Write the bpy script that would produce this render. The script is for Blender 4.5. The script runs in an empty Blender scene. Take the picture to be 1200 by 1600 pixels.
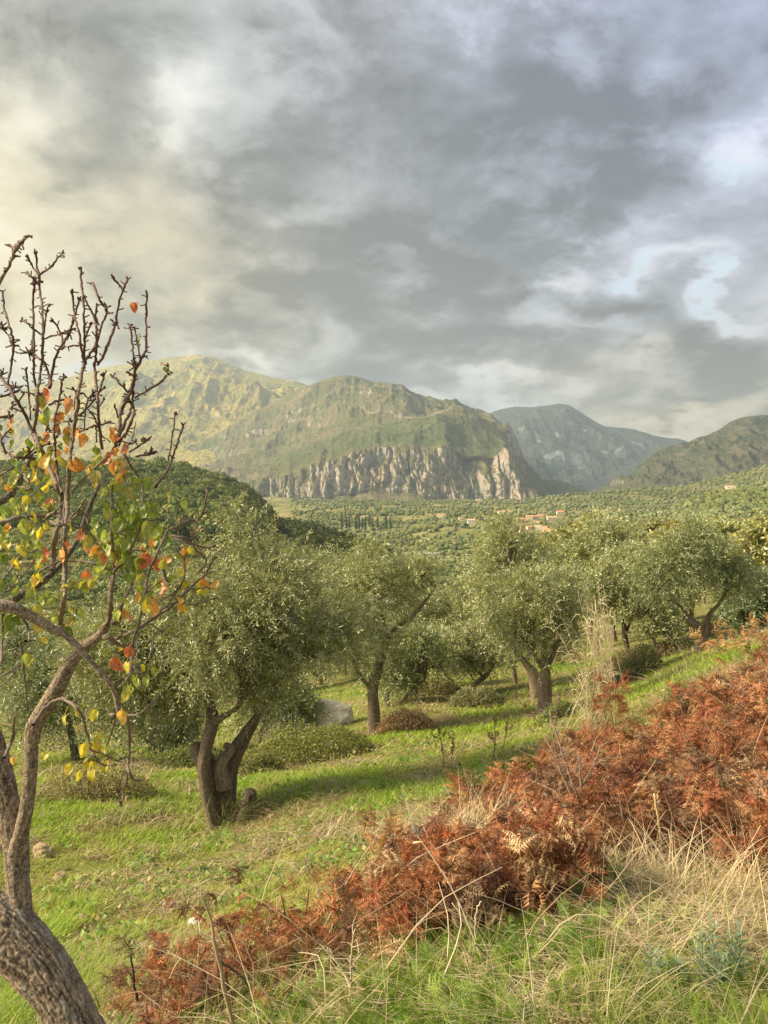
import bpy, math, random
import numpy as np
R = math.radians
scene = bpy.context.scene
col = scene.collection
rng = np.random.default_rng(7)
random.seed(7)

# ------------------------------------------------------------------ camera
EYE = 1.6
cam_d = bpy.data.cameras.new('camera'); cam = bpy.data.objects.new('camera', cam_d); col.objects.link(cam)
cam.location = (0, 0, EYE); cam.rotation_euler = (R(90), 0, 0)
cam_d.sensor_width = 36; cam_d.lens = 27; cam_d.shift_y = -0.025
cam_d.clip_start = 0.05; cam_d.clip_end = 60000
scene.camera = cam

# ------------------------------------------------------------------ light
SUN_AZ, SUN_EL = -98.0, 33.0; SKYK = 0.80          # degrees: azimuth from the view direction (+ right), elevation
sl = bpy.data.lights.new('sun', 'SUN'); sl.energy = 5.0; sl.angle = R(13); sl.color = (1.0, 0.83, 0.54)
sun = bpy.data.objects.new('sun', sl); col.objects.link(sun)
sun.rotation_euler = (R(90 - SUN_EL), 0, R(-SUN_AZ) + math.pi)
# lamp shines along -Z of the lamp: check direction below
from mathutils import Vector
sd = Vector((math.sin(R(SUN_AZ)) * math.cos(R(SUN_EL)), math.cos(R(SUN_AZ)) * math.cos(R(SUN_EL)), math.sin(R(SUN_EL))))
sun.rotation_euler = sd.to_track_quat('Z', 'Y').to_euler()
scene.view_settings.view_transform = 'Standard'; scene.view_settings.look = 'None'
scene.view_settings.gamma = 1; scene.view_settings.exposure = 1.0
try:
    scene.cycles.volume_bounces = 0; scene.cycles.max_bounces = 6; scene.cycles.transparent_max_bounces = 8
except Exception: pass

class NT:
    """small helper to write node trees"""
    def __init__(s, tree): s.t = tree; s.n = tree.nodes; s.l = tree.links
    def new(s, typ, **kw):
        n = s.n.new(typ)
        for k, v in kw.items(): setattr(n, k, v)
        return n
    def put(s, inp, v):
        if isinstance(v, bpy.types.NodeSocket): s.l.new(v, inp)
        elif v is not None: inp.default_value = v
    def m(s, op, a, b=None, c=None, clamp=False):
        n = s.new('ShaderNodeMath', operation=op, use_clamp=clamp)
        s.put(n.inputs[0], a)
        if b is not None: s.put(n.inputs[1], b)
        if c is not None: s.put(n.inputs[2], c)
        return n.outputs[0]
    def v(s, op, a, b=None, c=None):
        n = s.new('ShaderNodeVectorMath', operation=op)
        s.put(n.inputs[0], a)
        if b is not None: s.put(n.inputs[1], b)
        if c is not None: s.put(n.inputs[2], c)
        return n.outputs['Value'] if op in ('LENGTH', 'DOT_PRODUCT', 'DISTANCE') else n.outputs[0]
    def noise(s, vec, scale, detail=4, rough=0.55, dist=0.0, out='Fac'):
        n = s.new('ShaderNodeTexNoise'); s.put(n.inputs['Vector'], vec); n.inputs['Scale'].default_value = scale
        n.inputs['Detail'].default_value = detail; n.inputs['Roughness'].default_value = rough; n.inputs['Distortion'].default_value = dist
        return n.outputs[out]
    def mr(s, v, a, b, c=0.0, d=1.0, smooth=True):
        n = s.new('ShaderNodeMapRange', interpolation_type='SMOOTHSTEP' if smooth else 'LINEAR')
        s.put(n.inputs[0], v)
        for i, x in enumerate((a, b, c, d)): s.put(n.inputs[i + 1], x)
        return n.outputs[0]
    def mix(s, f, a, b, blend='MIX'):
        n = s.new('ShaderNodeMix', data_type='RGBA', blend_type=blend)
        s.put(n.inputs[0], f)
        for i, x in ((6, a), (7, b)):
            if isinstance(x, (tuple, list)) and len(x) == 3: x = (*x, 1)
            s.put(n.inputs[i], x)
        return n.outputs[2]
    def sep(s, v):
        n = s.new('ShaderNodeSeparateXYZ'); s.put(n.inputs[0], v); return n.outputs
    def com(s, x, y, z):
        n = s.new('ShaderNodeCombineXYZ'); s.put(n.inputs[0], x); s.put(n.inputs[1], y); s.put(n.inputs[2], z); return n.outputs[0]

# ------------------------------------------------------------------ sky (world)
w = bpy.data.worlds.new('World'); scene.world = w; w.use_nodes = True
w.node_tree.nodes.clear(); T = NT(w.node_tree)
dirv = T.v('NORMALIZE', T.new('ShaderNodeTexCoord').outputs['Generated'])
x, y, z = T.sep(dirv)
zc = T.m('MAXIMUM', z, 0.0)
az = T.m('ARCTAN2', x, y); el = T.m('ARCSINE', z)
den = T.m('ADD', zc, 0.42)
Q = T.com(T.m('DIVIDE', x, den), T.m('DIVIDE', y, den), T.m('MULTIPLY', z, 0.6))      # cloud-deck coordinates
warp = T.v('MULTIPLY', T.v('SUBTRACT', T.noise(Q, 3.4, 7, 0.58, 0, 'Color'), (0.5, 0.5, 0.5)), (0.34, 0.26, 0))
P0 = T.com(az, el, 0.0)
Pw = T.v('ADD', P0, warp)
n1 = T.noise(Q, 2.4, 9, 0.56, 0.25); n2 = T.noise(T.v('ADD', Q, (7.3, 2.1, 0.4)), 6.0, 9, 0.62, 0.35)
n3 = T.noise(T.v('ADD', Q, (1.3, 9.1, 3.4)), 15.0, 5, 0.6, 0.3)
def ang(px, py):
    a = math.atan((px - 600) / 1200); return a, math.atan((760 - py) / 1200 * math.cos(a))
def blob(px, py, rx, ry, src=None, tilt=0.0):
    a, e = ang(px, py); ct, st = math.cos(tilt), math.sin(tilt)
    d = T.v('SUBTRACT', src if src else Pw, (a, e, 0))
    u = T.v('DOT_PRODUCT', d, (ct * 1200 / rx, st * 1200 / rx, 0)); v_ = T.v('DOT_PRODUCT', d, (-st * 1200 / ry, ct * 1200 / ry, 0))
    return T.mr(T.m('SQRT', T.m('MULTIPLY_ADD', u, u, T.m('MULTIPLY', v_, v_))), 0.0, 1.0, 1.0, 0.0)
# areas of thicker (dark) and thinner (bright) cloud, by compass direction: px, py, rx, ry, weight, tilt
BL = [(330, 285, 200, 80, -.20, -.1), (170, 170, 80, 150, -.17, 0), (200, 30, 260, 70, -.14, 0), (330, 400, 150, 60, -.08, 0), (640, 430, 330, 100, -.13, 0), (820, 300, 260, 90, -.10, -.3), (1010, 150, 330, 130, -.15, .3), (960, 470, 200, 45, -.30, -.22), (1130, 530, 170, 45, -.24, -.15),
      (360, 480, 230, 60, -.10, 0), (60, 50, 160, 60, -.08, 0), (420, 60, 260, 90, -.10, 0), (700, 555, 260, 50, -.12, 0), (560, 180, 160, 110, -.05, .6), (1060, 590, 230, 22, -.10, 0), (1090, 650, 160, 16, -.10, 0),
      (30, 200, 100, 60, .24, -.6), (265, 160, 70, 100, .22, .8), (-10, 420, 220, 210, .26, 0), (150, 590, 260, 80, .36, 0), (460, 330, 130, 45, .20, -.2), (400, 585, 130, 34, .36, -.1),
      (1110, 290, 220, 70, .18, .35), (1195, 200, 50, 50, .30, 0), (1080, 640, 220, 50, .46, .1), (760, 655, 190, 40, .46, 0), (880, 400, 70, 45, .26, .6), (1040, 410, 180, 30, .22, -.25), (1170, 470, 90, 26, .28, -.3),
      (640, 560, 90, 30, .10, 0), (1060, 690, 150, 30, .5, 0), (620, 110, 120, 90, .09, .7), (780, 90, 90, 60, .08, .5), (1050, 150, 80, 60, .12, .4), (540, 290, 90, 60, .10, 0), (680, 500, 130, 40, .08, 0), (1000, 560, 120, 30, .12, 0)]
L = T.m('MULTIPLY_ADD', T.m('SUBTRACT', n1, 0.5), 0.40, 0.52)
L = T.m('MULTIPLY_ADD', T.m('SUBTRACT', n2, 0.5), 0.46, L)
L = T.m('MULTIPLY_ADD', T.m('SUBTRACT', n3, 0.5), 0.18, L)
# billowed edges: each bank of cloud ends in a lit rim
edge = T.mr(T.m('ADD', n1, T.m('MULTIPLY', T.m('SUBTRACT', n2, 0.5), 0.55)), .44, .575)
L = T.m('MULTIPLY_ADD', edge, 0.10, T.m('SUBTRACT', L, 0.062))
edge2 = T.mr(T.noise(T.v('ADD', Q, (3.3, 5.7, 1.4)), 4.0, 9, .6, .3), .47, .58)
L = T.m('MULTIPLY_ADD', edge2, 0.05, T.m('SUBTRACT', L, 0.03))
for px, py, rx, ry, wt, tl in BL: L = T.m('MULTIPLY_ADD', blob(px, py, rx, ry, None, tl), wt * (.80 if wt > 0 else .85), L)
L = T.m('MAXIMUM', L, 0.34)
L = T.m('SMOOTH_MIN', L, 0.80, 0.25)
warm = T.m('MAXIMUM', blob(-100, 450, 700, 420), T.m('MULTIPLY', blob(1090, 630, 380, 120), 0.8))
cool = blob(1250, -60, 1150, 700, P0)
tint = T.mix(cool, (1.0, 1.0, 0.94), (0.80, 0.89, 1.24))
tint = T.mix(warm, tint, (1.25, 1.01, 0.55))
tint = T.mix(T.mr(L, .62, .9, 0, .55), tint, (1.08, 1.04, .98))       # the thinnest, brightest cloud loses its colour
Ls = T.m('POWER', L, 1.85)
cl = T.v('SCALE', tint); T.put(cl.node.inputs['Scale'], T.m('MULTIPLY', Ls, SKYK))
# gaps of open sky, veiled at their edges
gap = T.m('MAXIMUM', T.m('MAXIMUM', blob(985, 405, 100, 34, None, -.15), blob(1168, 240, 60, 44)), T.m('MAXIMUM', blob(1150, 462, 90, 22, None, -.25), T.m('MULTIPLY', blob(120, 570, 130, 60), .7)))
gap = T.mr(T.m('ADD', gap, T.m('MULTIPLY', T.m('SUBTRACT', n2, 0.5), 1.3)), 0.25, 1.0, 0, .85)
sky = T.new('ShaderNodeTexSky', sky_type='NISHITA', sun_disc=False); sky.sun_elevation = R(SUN_EL); sky.sun_rotation = R(SUN_AZ)
skc = T.v('SCALE', sky.outputs[0]); skc.node.inputs['Scale'].default_value = 0.08
skc = T.mix(0.80, skc, (0.47, 0.56, 0.63))
full = T.mix(gap, cl, skc)
# added sky brightness out of view to light the scene: sunward glow, lift behind
sdir = T.v('DOT_PRODUCT', dirv, tuple(sd))
glow = T.mr(sdir, 0.70, 1.0)
back = T.mr(y, 0.30, -0.6)
mul = T.m('ADD', T.m('ADD', 1.0, T.m('MULTIPLY', glow, 2.5)), T.m('MULTIPLY', back, 0.15))
fin = T.v('SCALE', full); T.put(fin.node.inputs['Scale'], mul)
bg = T.new('ShaderNodeBackground'); T.put(bg.inputs[0], fin); bg.inputs[1].default_value = 1.0
out = T.new('ShaderNodeOutputWorld'); T.l.new(bg.outputs[0], out.inputs[0])
w.cycles.sampling_method = 'MANUAL'; w.cycles.sample_map_resolution = 512

# ------------------------------------------------------------------ helpers: projection, noise, meshes
def P(px, py, d):
    px = np.asarray(px, float); py = np.asarray(py, float); d = np.asarray(d, float)
    return np.stack(np.broadcast_arrays((px - 600) / 1200 * d, d, EYE + (760 - py) / 1200 * d), -1)
def _h(ix, iy, s):
    n = (ix.astype(np.int64) * 374761393 + iy.astype(np.int64) * 668265263 + s * 2147483647) & 0xffffffff
    n = ((n ^ (n >> 13)) * 1274126177) & 0xffffffff
    return ((n ^ (n >> 16)) & 0xffffff) / float(0xffffff)
def vn(x, y, s=0):
    x = np.asarray(x, float); y = np.asarray(y, float)
    ix = np.floor(x); iy = np.floor(y); fx = x - ix; fy = y - iy
    fx = fx * fx * (3 - 2 * fx); fy = fy * fy * (3 - 2 * fy)
    a = _h(ix, iy, s); b = _h(ix + 1, iy, s); c = _h(ix, iy + 1, s); d = _h(ix + 1, iy + 1, s)
    return (a + (b - a) * fx) * (1 - fy) + (c + (d - c) * fx) * fy
def fbm(x, y, o=5, s=0, g=0.5):
    t = 0; a = 1; n = 0
    for i in range(o):
        t = t + a * vn(x * 2 ** i + 17.3 * i, y * 2 ** i - 9.1 * i, s + i); n += a; a *= g
    return t / n
def ridged(x, y, o=5, s=0, g=0.5):
    t = 0; a = 1; n = 0
    for i in range(o):
        v = 1 - np.abs(2 * vn(x * 2 ** i + 5.3 * i, y * 2 ** i + 3.7 * i, s + i) - 1)
        t = t + a * v * v; n += a; a *= g
    return t / n

class MB:
    def __init__(s): s.V = []; s.F = []; s.C = []; s.n = 0
    def add(s, V, F, C=None):
        V = np.asarray(V, float).reshape(-1, 3); F = np.asarray(F, np.int64)
        s.V.append(V); s.F.append(F + s.n)
        if C is None: C = (1, 1, 1)
        C = np.asarray(C, float)
        s.C.append(np.broadcast_to(C, (len(V), 3)) if C.ndim < 2 else C)
        s.n += len(V)
    def build(s, name, m, parent=None, origin=(0, 0, 0), smooth=True):
        me = bpy.data.meshes.new(name)
        V = np.concatenate(s.V) - np.asarray(origin, float)
        tris = [f for f in s.F if f.shape[1] == 3]; quads = [f for f in s.F if f.shape[1] == 4]
        loops = np.concatenate([f.ravel() for f in tris + quads]).astype(np.int32)
        nt = sum(len(f) for f in tris); nq = sum(len(f) for f in quads)
        tot = np.concatenate([np.full(nt, 3), np.full(nq, 4)]).astype(np.int32)
        st = np.concatenate([[0], np.cumsum(tot)[:-1]]).astype(np.int32)
        me.vertices.add(len(V)); me.vertices.foreach_set('co', V.astype(np.float32).ravel())
        me.loops.add(len(loops)); me.loops.foreach_set('vertex_index', loops)
        me.polygons.add(nt + nq); me.polygons.foreach_set('loop_start', st); me.polygons.foreach_set('loop_total', tot)
        me.update(calc_edges=True)
        me.polygons.foreach_set('use_smooth', np.full(nt + nq, bool(smooth)))
        at = me.color_attributes.new('Col', 'FLOAT_COLOR', 'POINT')
        c = np.ones((len(V), 4), np.float32); c[:, :3] = np.concatenate(s.C); at.data.foreach_set('color', c.ravel())
        me.materials.append(m)
        o = bpy.data.objects.new(name, me); col.objects.link(o)
        if parent is None: o.location = origin
        else: o.parent = parent
        return o
def tag(o, label=None, cat=None, group=None, kind=None):
    if label: o['label'] = label
    if cat: o['category'] = cat
    if group: o['group'] = group
    if kind: o['kind'] = kind
    return o
def empty(name, loc, label, cat, group=None):
    o = bpy.data.objects.new(name, None); o.empty_display_size = 0.2; col.objects.link(o); o.location = tuple(float(v) for v in loc)
    return tag(o, label, cat, group)
def unit(v): return v / np.maximum(np.linalg.norm(v, axis=-1, keepdims=True), 1e-9)
def tube(pts, rad, sides=6, cap=True, closed_disp=None):
    pts = np.asarray(pts, float); rad = np.broadcast_to(np.asarray(rad, float), (len(pts),))
    t = unit(np.gradient(pts, axis=0)); u = np.zeros_like(pts)
    a = np.array([0, 0, 1.0]) if abs(t[0, 2]) < .8 else np.array([1.0, 0, 0])
    a = a - t[0] * (a @ t[0]); a /= np.linalg.norm(a)
    for i in range(len(pts)):
        a = a - t[i] * (a @ t[i]); a = a / max(np.linalg.norm(a), 1e-9); u[i] = a
    v = np.cross(t, u); th = np.arange(sides) / sides * 2 * np.pi
    rr = rad[:, None] * (np.ones((len(pts), sides)) if closed_disp is None else 1 + closed_disp)
    V = pts[:, None] + rr[..., None] * (np.cos(th)[None, :, None] * u[:, None] + np.sin(th)[None, :, None] * v[:, None])
    i = np.arange(len(pts) - 1)[:, None] * sides; j = np.arange(sides)[None]; k = (j + 1) % sides
    F = np.stack([i + j, i + k, i + sides + k, i + sides + j], -1).reshape(-1, 4)
    V = V.reshape(-1, 3)
    if cap:                                              # close the tip
        V = np.concatenate([V, pts[-1:] + t[-1:] * rad[-1] * .6]); b = (len(pts) - 1) * sides
        T3 = np.stack([b + np.arange(sides), b + (np.arange(sides) + 1) % sides, np.full(sides, len(V) - 1)], -1)
        return V, F, T3
    return V, F, None
def add_tube(mb, pts, rad, sides=6, C=None, disp=None):
    V, F, T3 = tube(pts, rad, sides, True, disp)
    mb.add(V, F, C)
    if T3 is not None: mb.F.append(T3 + mb.n - len(V))
def smooth_path(pts, n):
    """Catmull-Rom through the rows of pts (any number of columns)"""
    p = np.asarray(pts, float)
    if len(p) < 3:
        t = np.linspace(0, 1, n)[:, None]; return p[0] * (1 - t) + p[-1] * t
    q = np.concatenate([[2 * p[0] - p[1]], p, [2 * p[-1] - p[-2]]])
    s = np.linspace(0, len(p) - 1 - 1e-6, n); i = s.astype(int); f = (s - i)[:, None]
    a, b, c, d = q[i], q[i + 1], q[i + 2], q[i + 3]
    return .5 * (2 * b + (c - a) * f + (2 * a - 5 * b + 4 * c - d) * f ** 2 + (3 * b - a - 3 * c + d) * f ** 3)

# ------------------------------------------------------------------ ground height (everything stands on this)
GC = [(-400, .6, 1.6), (600, .6, 1.58), (1600, .6, 1.5), (-400, 1.5, 1.8), (600, 1.5, 1.62), (1600, 1.5, 1.45), (300, 1.8, 1.75),
      (0, 3.3, 2.31), (-400, 4, 2.7), (60, 6.8, 3.34), (300, 4.8, 2.68), (370, 3.3, 2.2), (600, 2.6, 1.82), (900, 2.3, 1.61), (1200, 2.2, 1.54),
      (345, 8.5, 3.75), (600, 7.5, 3.06), (700, 3.4, 1.95), (500, 4.4, 2.35), (900, 4.3, 2.11), (1100, 4.8, 2.12), (1200, 6, 2.05), (1150, 8, 2.2),
      (1200, 12, 2.4), (1000, 8, 2.75), (900, 11, 3.3), (870, 7, 2.74), (1000, 15, 4.0), (1060, 20, 4.33), (1200, 24, 4.5), (700, 13, 4.12),
      (650, 16, 4.53), (500, 12, 4.2), (400, 10, 3.83), (200, 10.5, 4.03), (0, 11, 4.3), (-400, 12, 5.2), (850, 13.5, 4.0), (740, 19, 5.07), (830, 24, 5.6),
      (585, 14, 4.43), (480, 16, 5.07), (300, 17, 5.7), (100, 18, 5.95), (700, 24, 5.9), (1500, 5, 1.8), (1600, 20, 3.2),
      (700, 35, 8.1), (700, 60, 13.75), (700, 100, 20.4), (700, 400, 63), (700, 800, 93), (650, 1000, 90), (800, 1400, 70), (700, 2000, 65), (700, 3000, 57),
      (700, 6000, 70), (700, 14000, 150), (300, 30, 8.7), (100, 35, 9.8), (200, 60, 15), (100, 120, 25), (200, 200, 35), (100, 500, 45), (100, 1000, 62), (100, 2000, 60),
      (450, 500, 68), (450, 1000, 88), (450, 1400, 76), (450, 2000, 66), (300, 3000, 62), (100, 6000, 80), (100, 14000, 160),
      (1000, 30, 6), (1200, 35, 6), (1100, 60, 9), (1100, 120, 15), (1100, 300, 30), (1100, 600, 42), (1100, 1000, 55), (1100, 2000, 60), (1100, 3500, 73), (1100, 14000, 150),
      (900, 300, 40), (900, 700, 72), (950, 1400, 68), (-400, 60, 18), (-400, 500, 40), (1600, 100, 8), (1600, 600, 25)]
_g = np.array([(math.atan((p - 600) / 1200) * 3.2, math.log(d / math.cos(math.atan((p - 600) / 1200))), math.log(h)) for p, d, h in GC])
def _tk(r2): return r2 * np.log(r2 + 1e-9) * .5
_A = _tk(((_g[:, None, :2] - _g[None, :, :2]) ** 2).sum(-1)) + np.eye(len(_g)) * 0.02
_Pm = np.c_[np.ones(len(_g)), _g[:, :2]]
_S = np.linalg.solve(np.block([[_A, _Pm], [_Pm.T, np.zeros((3, 3))]]), np.r_[_g[:, 2], np.zeros(3)])
AZL = math.atan(1000 / 1200)
def _h0(a, lr):
    q = np.stack([a * 3.2, lr], -1).reshape(-1, 2); o = np.empty(len(q))
    for s in range(0, len(q), 100000):
        b = q[s:s + 100000]
        o[s:s + 100000] = _tk(((b[:, None] - _g[None, :, :2]) ** 2).sum(-1)) @ _S[:-3] + np.c_[np.ones(len(b)), b] @ _S[-3:]
    return np.exp(np.clip(o, -1.2, 6.0)).reshape(np.shape(a))
def H(x, y):
    x = np.asarray(x, float); y = np.asarray(y, float); x, y = np.broadcast_arrays(x, y)
    r = np.maximum(np.hypot(x, y), .4); a = np.arctan2(x, y)
    h = _h0(np.clip(a, -AZL, AZL), np.log(r))
    bk = np.abs(a) > AZL
    if bk.any():                                        # behind the camera the slope carries on from side to side
        hl = _h0(np.full(bk.sum(), -AZL), np.log(r[bk])); hr = _h0(np.full(bk.sum(), AZL), np.log(r[bk]))
        t = np.where(a[bk] > 0, (a[bk] - AZL), (2 * np.pi + a[bk] - AZL)) / (2 * np.pi - 2 * AZL)
        t = t * t * (3 - 2 * t); h = h.copy(); h[bk] = hr * (1 - t) + hl * t
    z = EYE - h
    z = z + (fbm(x / 1.1, y / 1.1, 4, 3) - .5) * .16 * np.clip(r / 4, .3, 1) + (fbm(x / 7, y / 7, 3, 9) - .5) * .5 * np.clip((r - 8) / 20, 0, 1)
    z = z + (fbm(x / 120, y / 120, 5, 21) - .5) * 22 * np.clip((r - 150) / 500, 0, 1) + (fbm(x / 500, y / 500, 4, 31) - .5) * 30 * np.clip((r - 600) / 1500, 0, 1)
    return z
def Hp(px, d): return H((np.asarray(px, float) - 600) / 1200 * d, d)
def proj(x, y, z): return 600 + 1200 * x / y, 760 - 1200 * (z - EYE) / y
def ray_ground(px, py, d0, d1):
    d = np.geomspace(d0, d1, 500); z = Hp(px, d); gy = 760 - 1200 * (z - EYE) / d
    i = np.argmax(gy <= py) if (gy <= py).any() else len(d) - 1
    return float(d[i])

# ------------------------------------------------------------------ materials
def mat(name):
    m = bpy.data.materials.new(name); m.use_nodes = True; m.node_tree.nodes.clear(); return m, NT(m.node_tree)
def fin_surface(T, sh):
    o = T.new('ShaderNodeOutputMaterial'); T.l.new(sh, o.inputs[0])
def leaf_mat(name, trans=.35, under=None, gloss=.06, rough=.55, gain=1.0):
    m, T = mat(name)
    c = T.new('ShaderNodeAttribute', attribute_name='Col').outputs['Color']
    if under is not None:                                # pale underside of the leaf
        c = T.mix(T.m('MULTIPLY', T.new('ShaderNodeNewGeometry').outputs['Backfacing'], .75), c, under)
    d = T.new('ShaderNodeBsdfDiffuse'); T.put(d.inputs[0], c)
    t = T.new('ShaderNodeBsdfTranslucent'); T.put(t.inputs[0], T.mix(1.0, c, (1.15, 1.1, .6), 'MULTIPLY'))
    x = T.new('ShaderNodeMixShader'); x.inputs[0].default_value = trans; T.l.new(d.outputs[0], x.inputs[1]); T.l.new(t.outputs[0], x.inputs[2])
    g = T.new('ShaderNodeBsdfGlossy'); g.inputs['Roughness'].default_value = rough; g.inputs['Color'].default_value = (1, 1, 1, 1)
    y_ = T.new('ShaderNodeMixShader'); y_.inputs[0].default_value = gloss; T.l.new(x.outputs[0], y_.inputs[1]); T.l.new(g.outputs[0], y_.inputs[2])
    fin_surface(T, y_.outputs[0]); return m
def plain_mat(name, scale=20, var=.35, bump=.3, rough=.85, spec=.25, dark=(.5, .45, .4), dist=.02):
    """vertex colour broken up by noise, with bump"""
    m, T = mat(name)
    c = T.new('ShaderNodeAttribute', attribute_name='Col').outputs['Color']
    tc = T.new('ShaderNodeTexCoord').outputs['Object']
    n = T.noise(tc, scale, 6, .65); n2 = T.noise(tc, scale * 5, 4, .6)
    f = T.mr(T.m('MULTIPLY_ADD', n2, .4, T.m('MULTIPLY', n, .6)), .35, .65)
    c2 = T.mix(f, T.mix(var * 1.6, c, dark, 'MULTIPLY'), T.mix(var, c, (1.25, 1.22, 1.15), 'MULTIPLY'))
    b = T.new('ShaderNodeBsdfPrincipled'); T.put(b.inputs['Base Color'], c2); b.inputs['Roughness'].default_value = rough; b.inputs['Specular IOR Level'].default_value = spec
    bp = T.new('ShaderNodeBump'); bp.inputs['Strength'].default_value = bump; bp.inputs['Distance'].default_value = dist
    T.put(bp.inputs['Height'], T.m('ADD', n, T.m('MULTIPLY', n2, .4))); T.l.new(bp.outputs[0], b.inputs['Normal'])
    fin_surface(T, b.outputs[0]); return m
M_olive = leaf_mat('olive_leaf', .25, (.34, .37, .25), .07, .5)
M_pear = leaf_mat('pear_leaf', .42, None, .05, .5)
M_grass = leaf_mat('grass_blade', .42, None, .03, .6)
M_dry = leaf_mat('dry_plant', .22, None, .03, .7)
M_fern = leaf_mat('dead_bracken', .28, None, .02, .8)
M_wood = leaf_mat('far_foliage', .15, None, .0, .8)
M_bark = plain_mat('bark', 30, .5, .7, .92, .15, (.42, .38, .34), .03)
M_pearbark = plain_mat('pear_bark', 90, .5, .8, .9, .2, (.40, .36, .33), .006)
M_twig = plain_mat('twig', 160, .3, .3, .7, .3, (.6, .55, .55), .002)
M_rock = plain_mat('stone', 9, .4, .6, .9, .2, (.5, .48, .42), .03)
M_house = plain_mat('plaster', 1.5, .2, .1, .9, .2)

def terrain_mat(name, kind):
    m, T = mat(name)
    g = T.new('ShaderNodeNewGeometry'); pos = g.outputs['Position']; nz = T.sep(g.outputs['Normal'])[2]
    if kind == 'ground':
        px_, py_, pz_ = T.sep(pos)
        a = T.noise(pos, 1.4, 6, .62); b_ = T.noise(pos, .35, 4, .5); f = T.noise(pos, 14, 5, .65)
        near = T.mix(T.mr(a, .4, .62), (.16, .125, .06), (.16, .20, .035))
        near = T.mix(T.mr(f, .45, .7), near, (.30, .25, .12))
        near = T.mix(T.mr(b_, .55, .7), near, (.10, .17, .02))
        far = T.mix(T.mr(T.noise(pos, .012, 6, .6), .42, .6), (.17, .18, .06), (.32, .27, .12))
        far = T.mix(T.mr(T.noise(pos, .05, 5, .6), .55, .7), far, (.13, .17, .05))
        dist = T.v('LENGTH', pos)
        c = T.mix(T.mr(dist, 25, 160), near, far)
        bh, bd, bs = T.m('ADD', f, T.m('MULTIPLY', a, 2)), .03, .7
    else:
        d = kind; s = d['s']
        n1 = T.noise(pos, .004 * s, 8, .62, .3); n2 = T.noise(pos, .02 * s, 8, .66); n3 = T.noise(pos, .0012 * s, 5, .55, .2); n4 = T.noise(pos, .030 * s, 5, .72)
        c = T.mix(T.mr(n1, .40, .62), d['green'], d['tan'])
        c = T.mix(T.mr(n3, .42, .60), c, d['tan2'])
        scr = T.mr(n4, .49, .58)                          # scrub dots
        c = T.mix(T.m('MULTIPLY', scr, d.get('scrub', .6)), c, d['dark'])
        spk = T.noise(pos, .024 * s, 6, .78, .3)
        c = T.mix(T.m('MULTIPLY', T.mr(spk, .57, .66), d.get('spk', .3)), c, d['rock'])
        rk = T.m('ADD', T.mr(nz, d['rk'][0], d['rk'][1]), T.m('MULTIPLY', T.mr(n2, .56, .68), d.get('patch', .5)), clamp=True)
        rn = T.noise(T.v('MULTIPLY', pos, (1, .6, .32)), .022 * s, 8, .70, .8)
        rock = T.mix(T.mr(rn, .38, .62), d['rockd'], d['rock'])
        rock = T.mix(T.m('MULTIPLY', T.mr(T.noise(pos, .006 * s, 4, .6), .52, .66), .7), rock, d.get('rocko', d['rock']))
        rock = T.mix(T.m('MULTIPLY', T.mr(T.noise(T.v('MULTIPLY', pos, (1, .7, .5)), .009 * s, 8, .66), .53, .60), .85), rock, d['dark'])
        c = T.mix(rk, c, rock)
        at = T.sep(T.new('ShaderNodeAttribute', attribute_name='Col').outputs['Vector'])
        c = T.mix(at[0], c, T.mix(T.mr(n2, .40, .6), T.mix(.5, d['green'], d['dark']), d['green']))
        c = T.mix(T.m('MULTIPLY', at[1], 0.4), c, (.55, .52, .45))
        bh, bd, bs = T.m('ADD', T.m('MULTIPLY', n2, 1.6), T.m('ADD', rn, T.m('MULTIPLY', n4, .5))), 22.0 / s, d.get('bump', .9)
    b = T.new('ShaderNodeBsdfPrincipled'); T.put(b.inputs['Base Color'], c); b.inputs['Roughness'].default_value = .95; b.inputs['Specular IOR Level'].default_value = .1
    bp = T.new('ShaderNodeBump'); bp.inputs['Strength'].default_value = bs; bp.inputs['Distance'].default_value = bd
    T.put(bp.inputs['Height'], bh); T.l.new(bp.outputs[0], b.inputs['Normal'])
    fin_surface(T, b.outputs[0]); return m

# ------------------------------------------------------------------ the ground sheet, all the way round and to the horizon
def ground():
    a1 = np.linspace(-.62, .62, 420); a2 = np.linspace(.62, 2 * np.pi - .62, 120)[1:-1]
    A = np.r_[a1, a2]; Rr = np.geomspace(.35, 12000, 600)
    a, r = np.meshgrid(A, Rr, indexing='ij'); X = r * np.sin(a); Y = r * np.cos(a); Z = H(X, Y)
    V = np.stack([X, Y, Z], -1).reshape(-1, 3); nr = len(Rr); na = len(A)
    i = (np.arange(na) * nr)[:, None]; j = np.arange(nr - 1)[None]; i2 = (((np.arange(na) + 1) % na) * nr)[:, None]
    F = np.stack([i + j, i + j + 1, i2 + j + 1, i2 + j], -1).reshape(-1, 4)
    mb = MB(); mb.add(V, F)
    c0 = len(V); V0 = np.array([[0, 0, H(np.array([0.]), np.array([.01]))[0]]])
    mb.add(V0, np.zeros((0, 3), int)); mb.F.append(np.stack([(np.arange(na)) * nr, ((np.arange(na) + 1) % na) * nr, np.full(na, c0)], -1))
    return tag(mb.build('ground', terrain_mat('hillside_ground', 'ground')), kind='structure')
ground()

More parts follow.
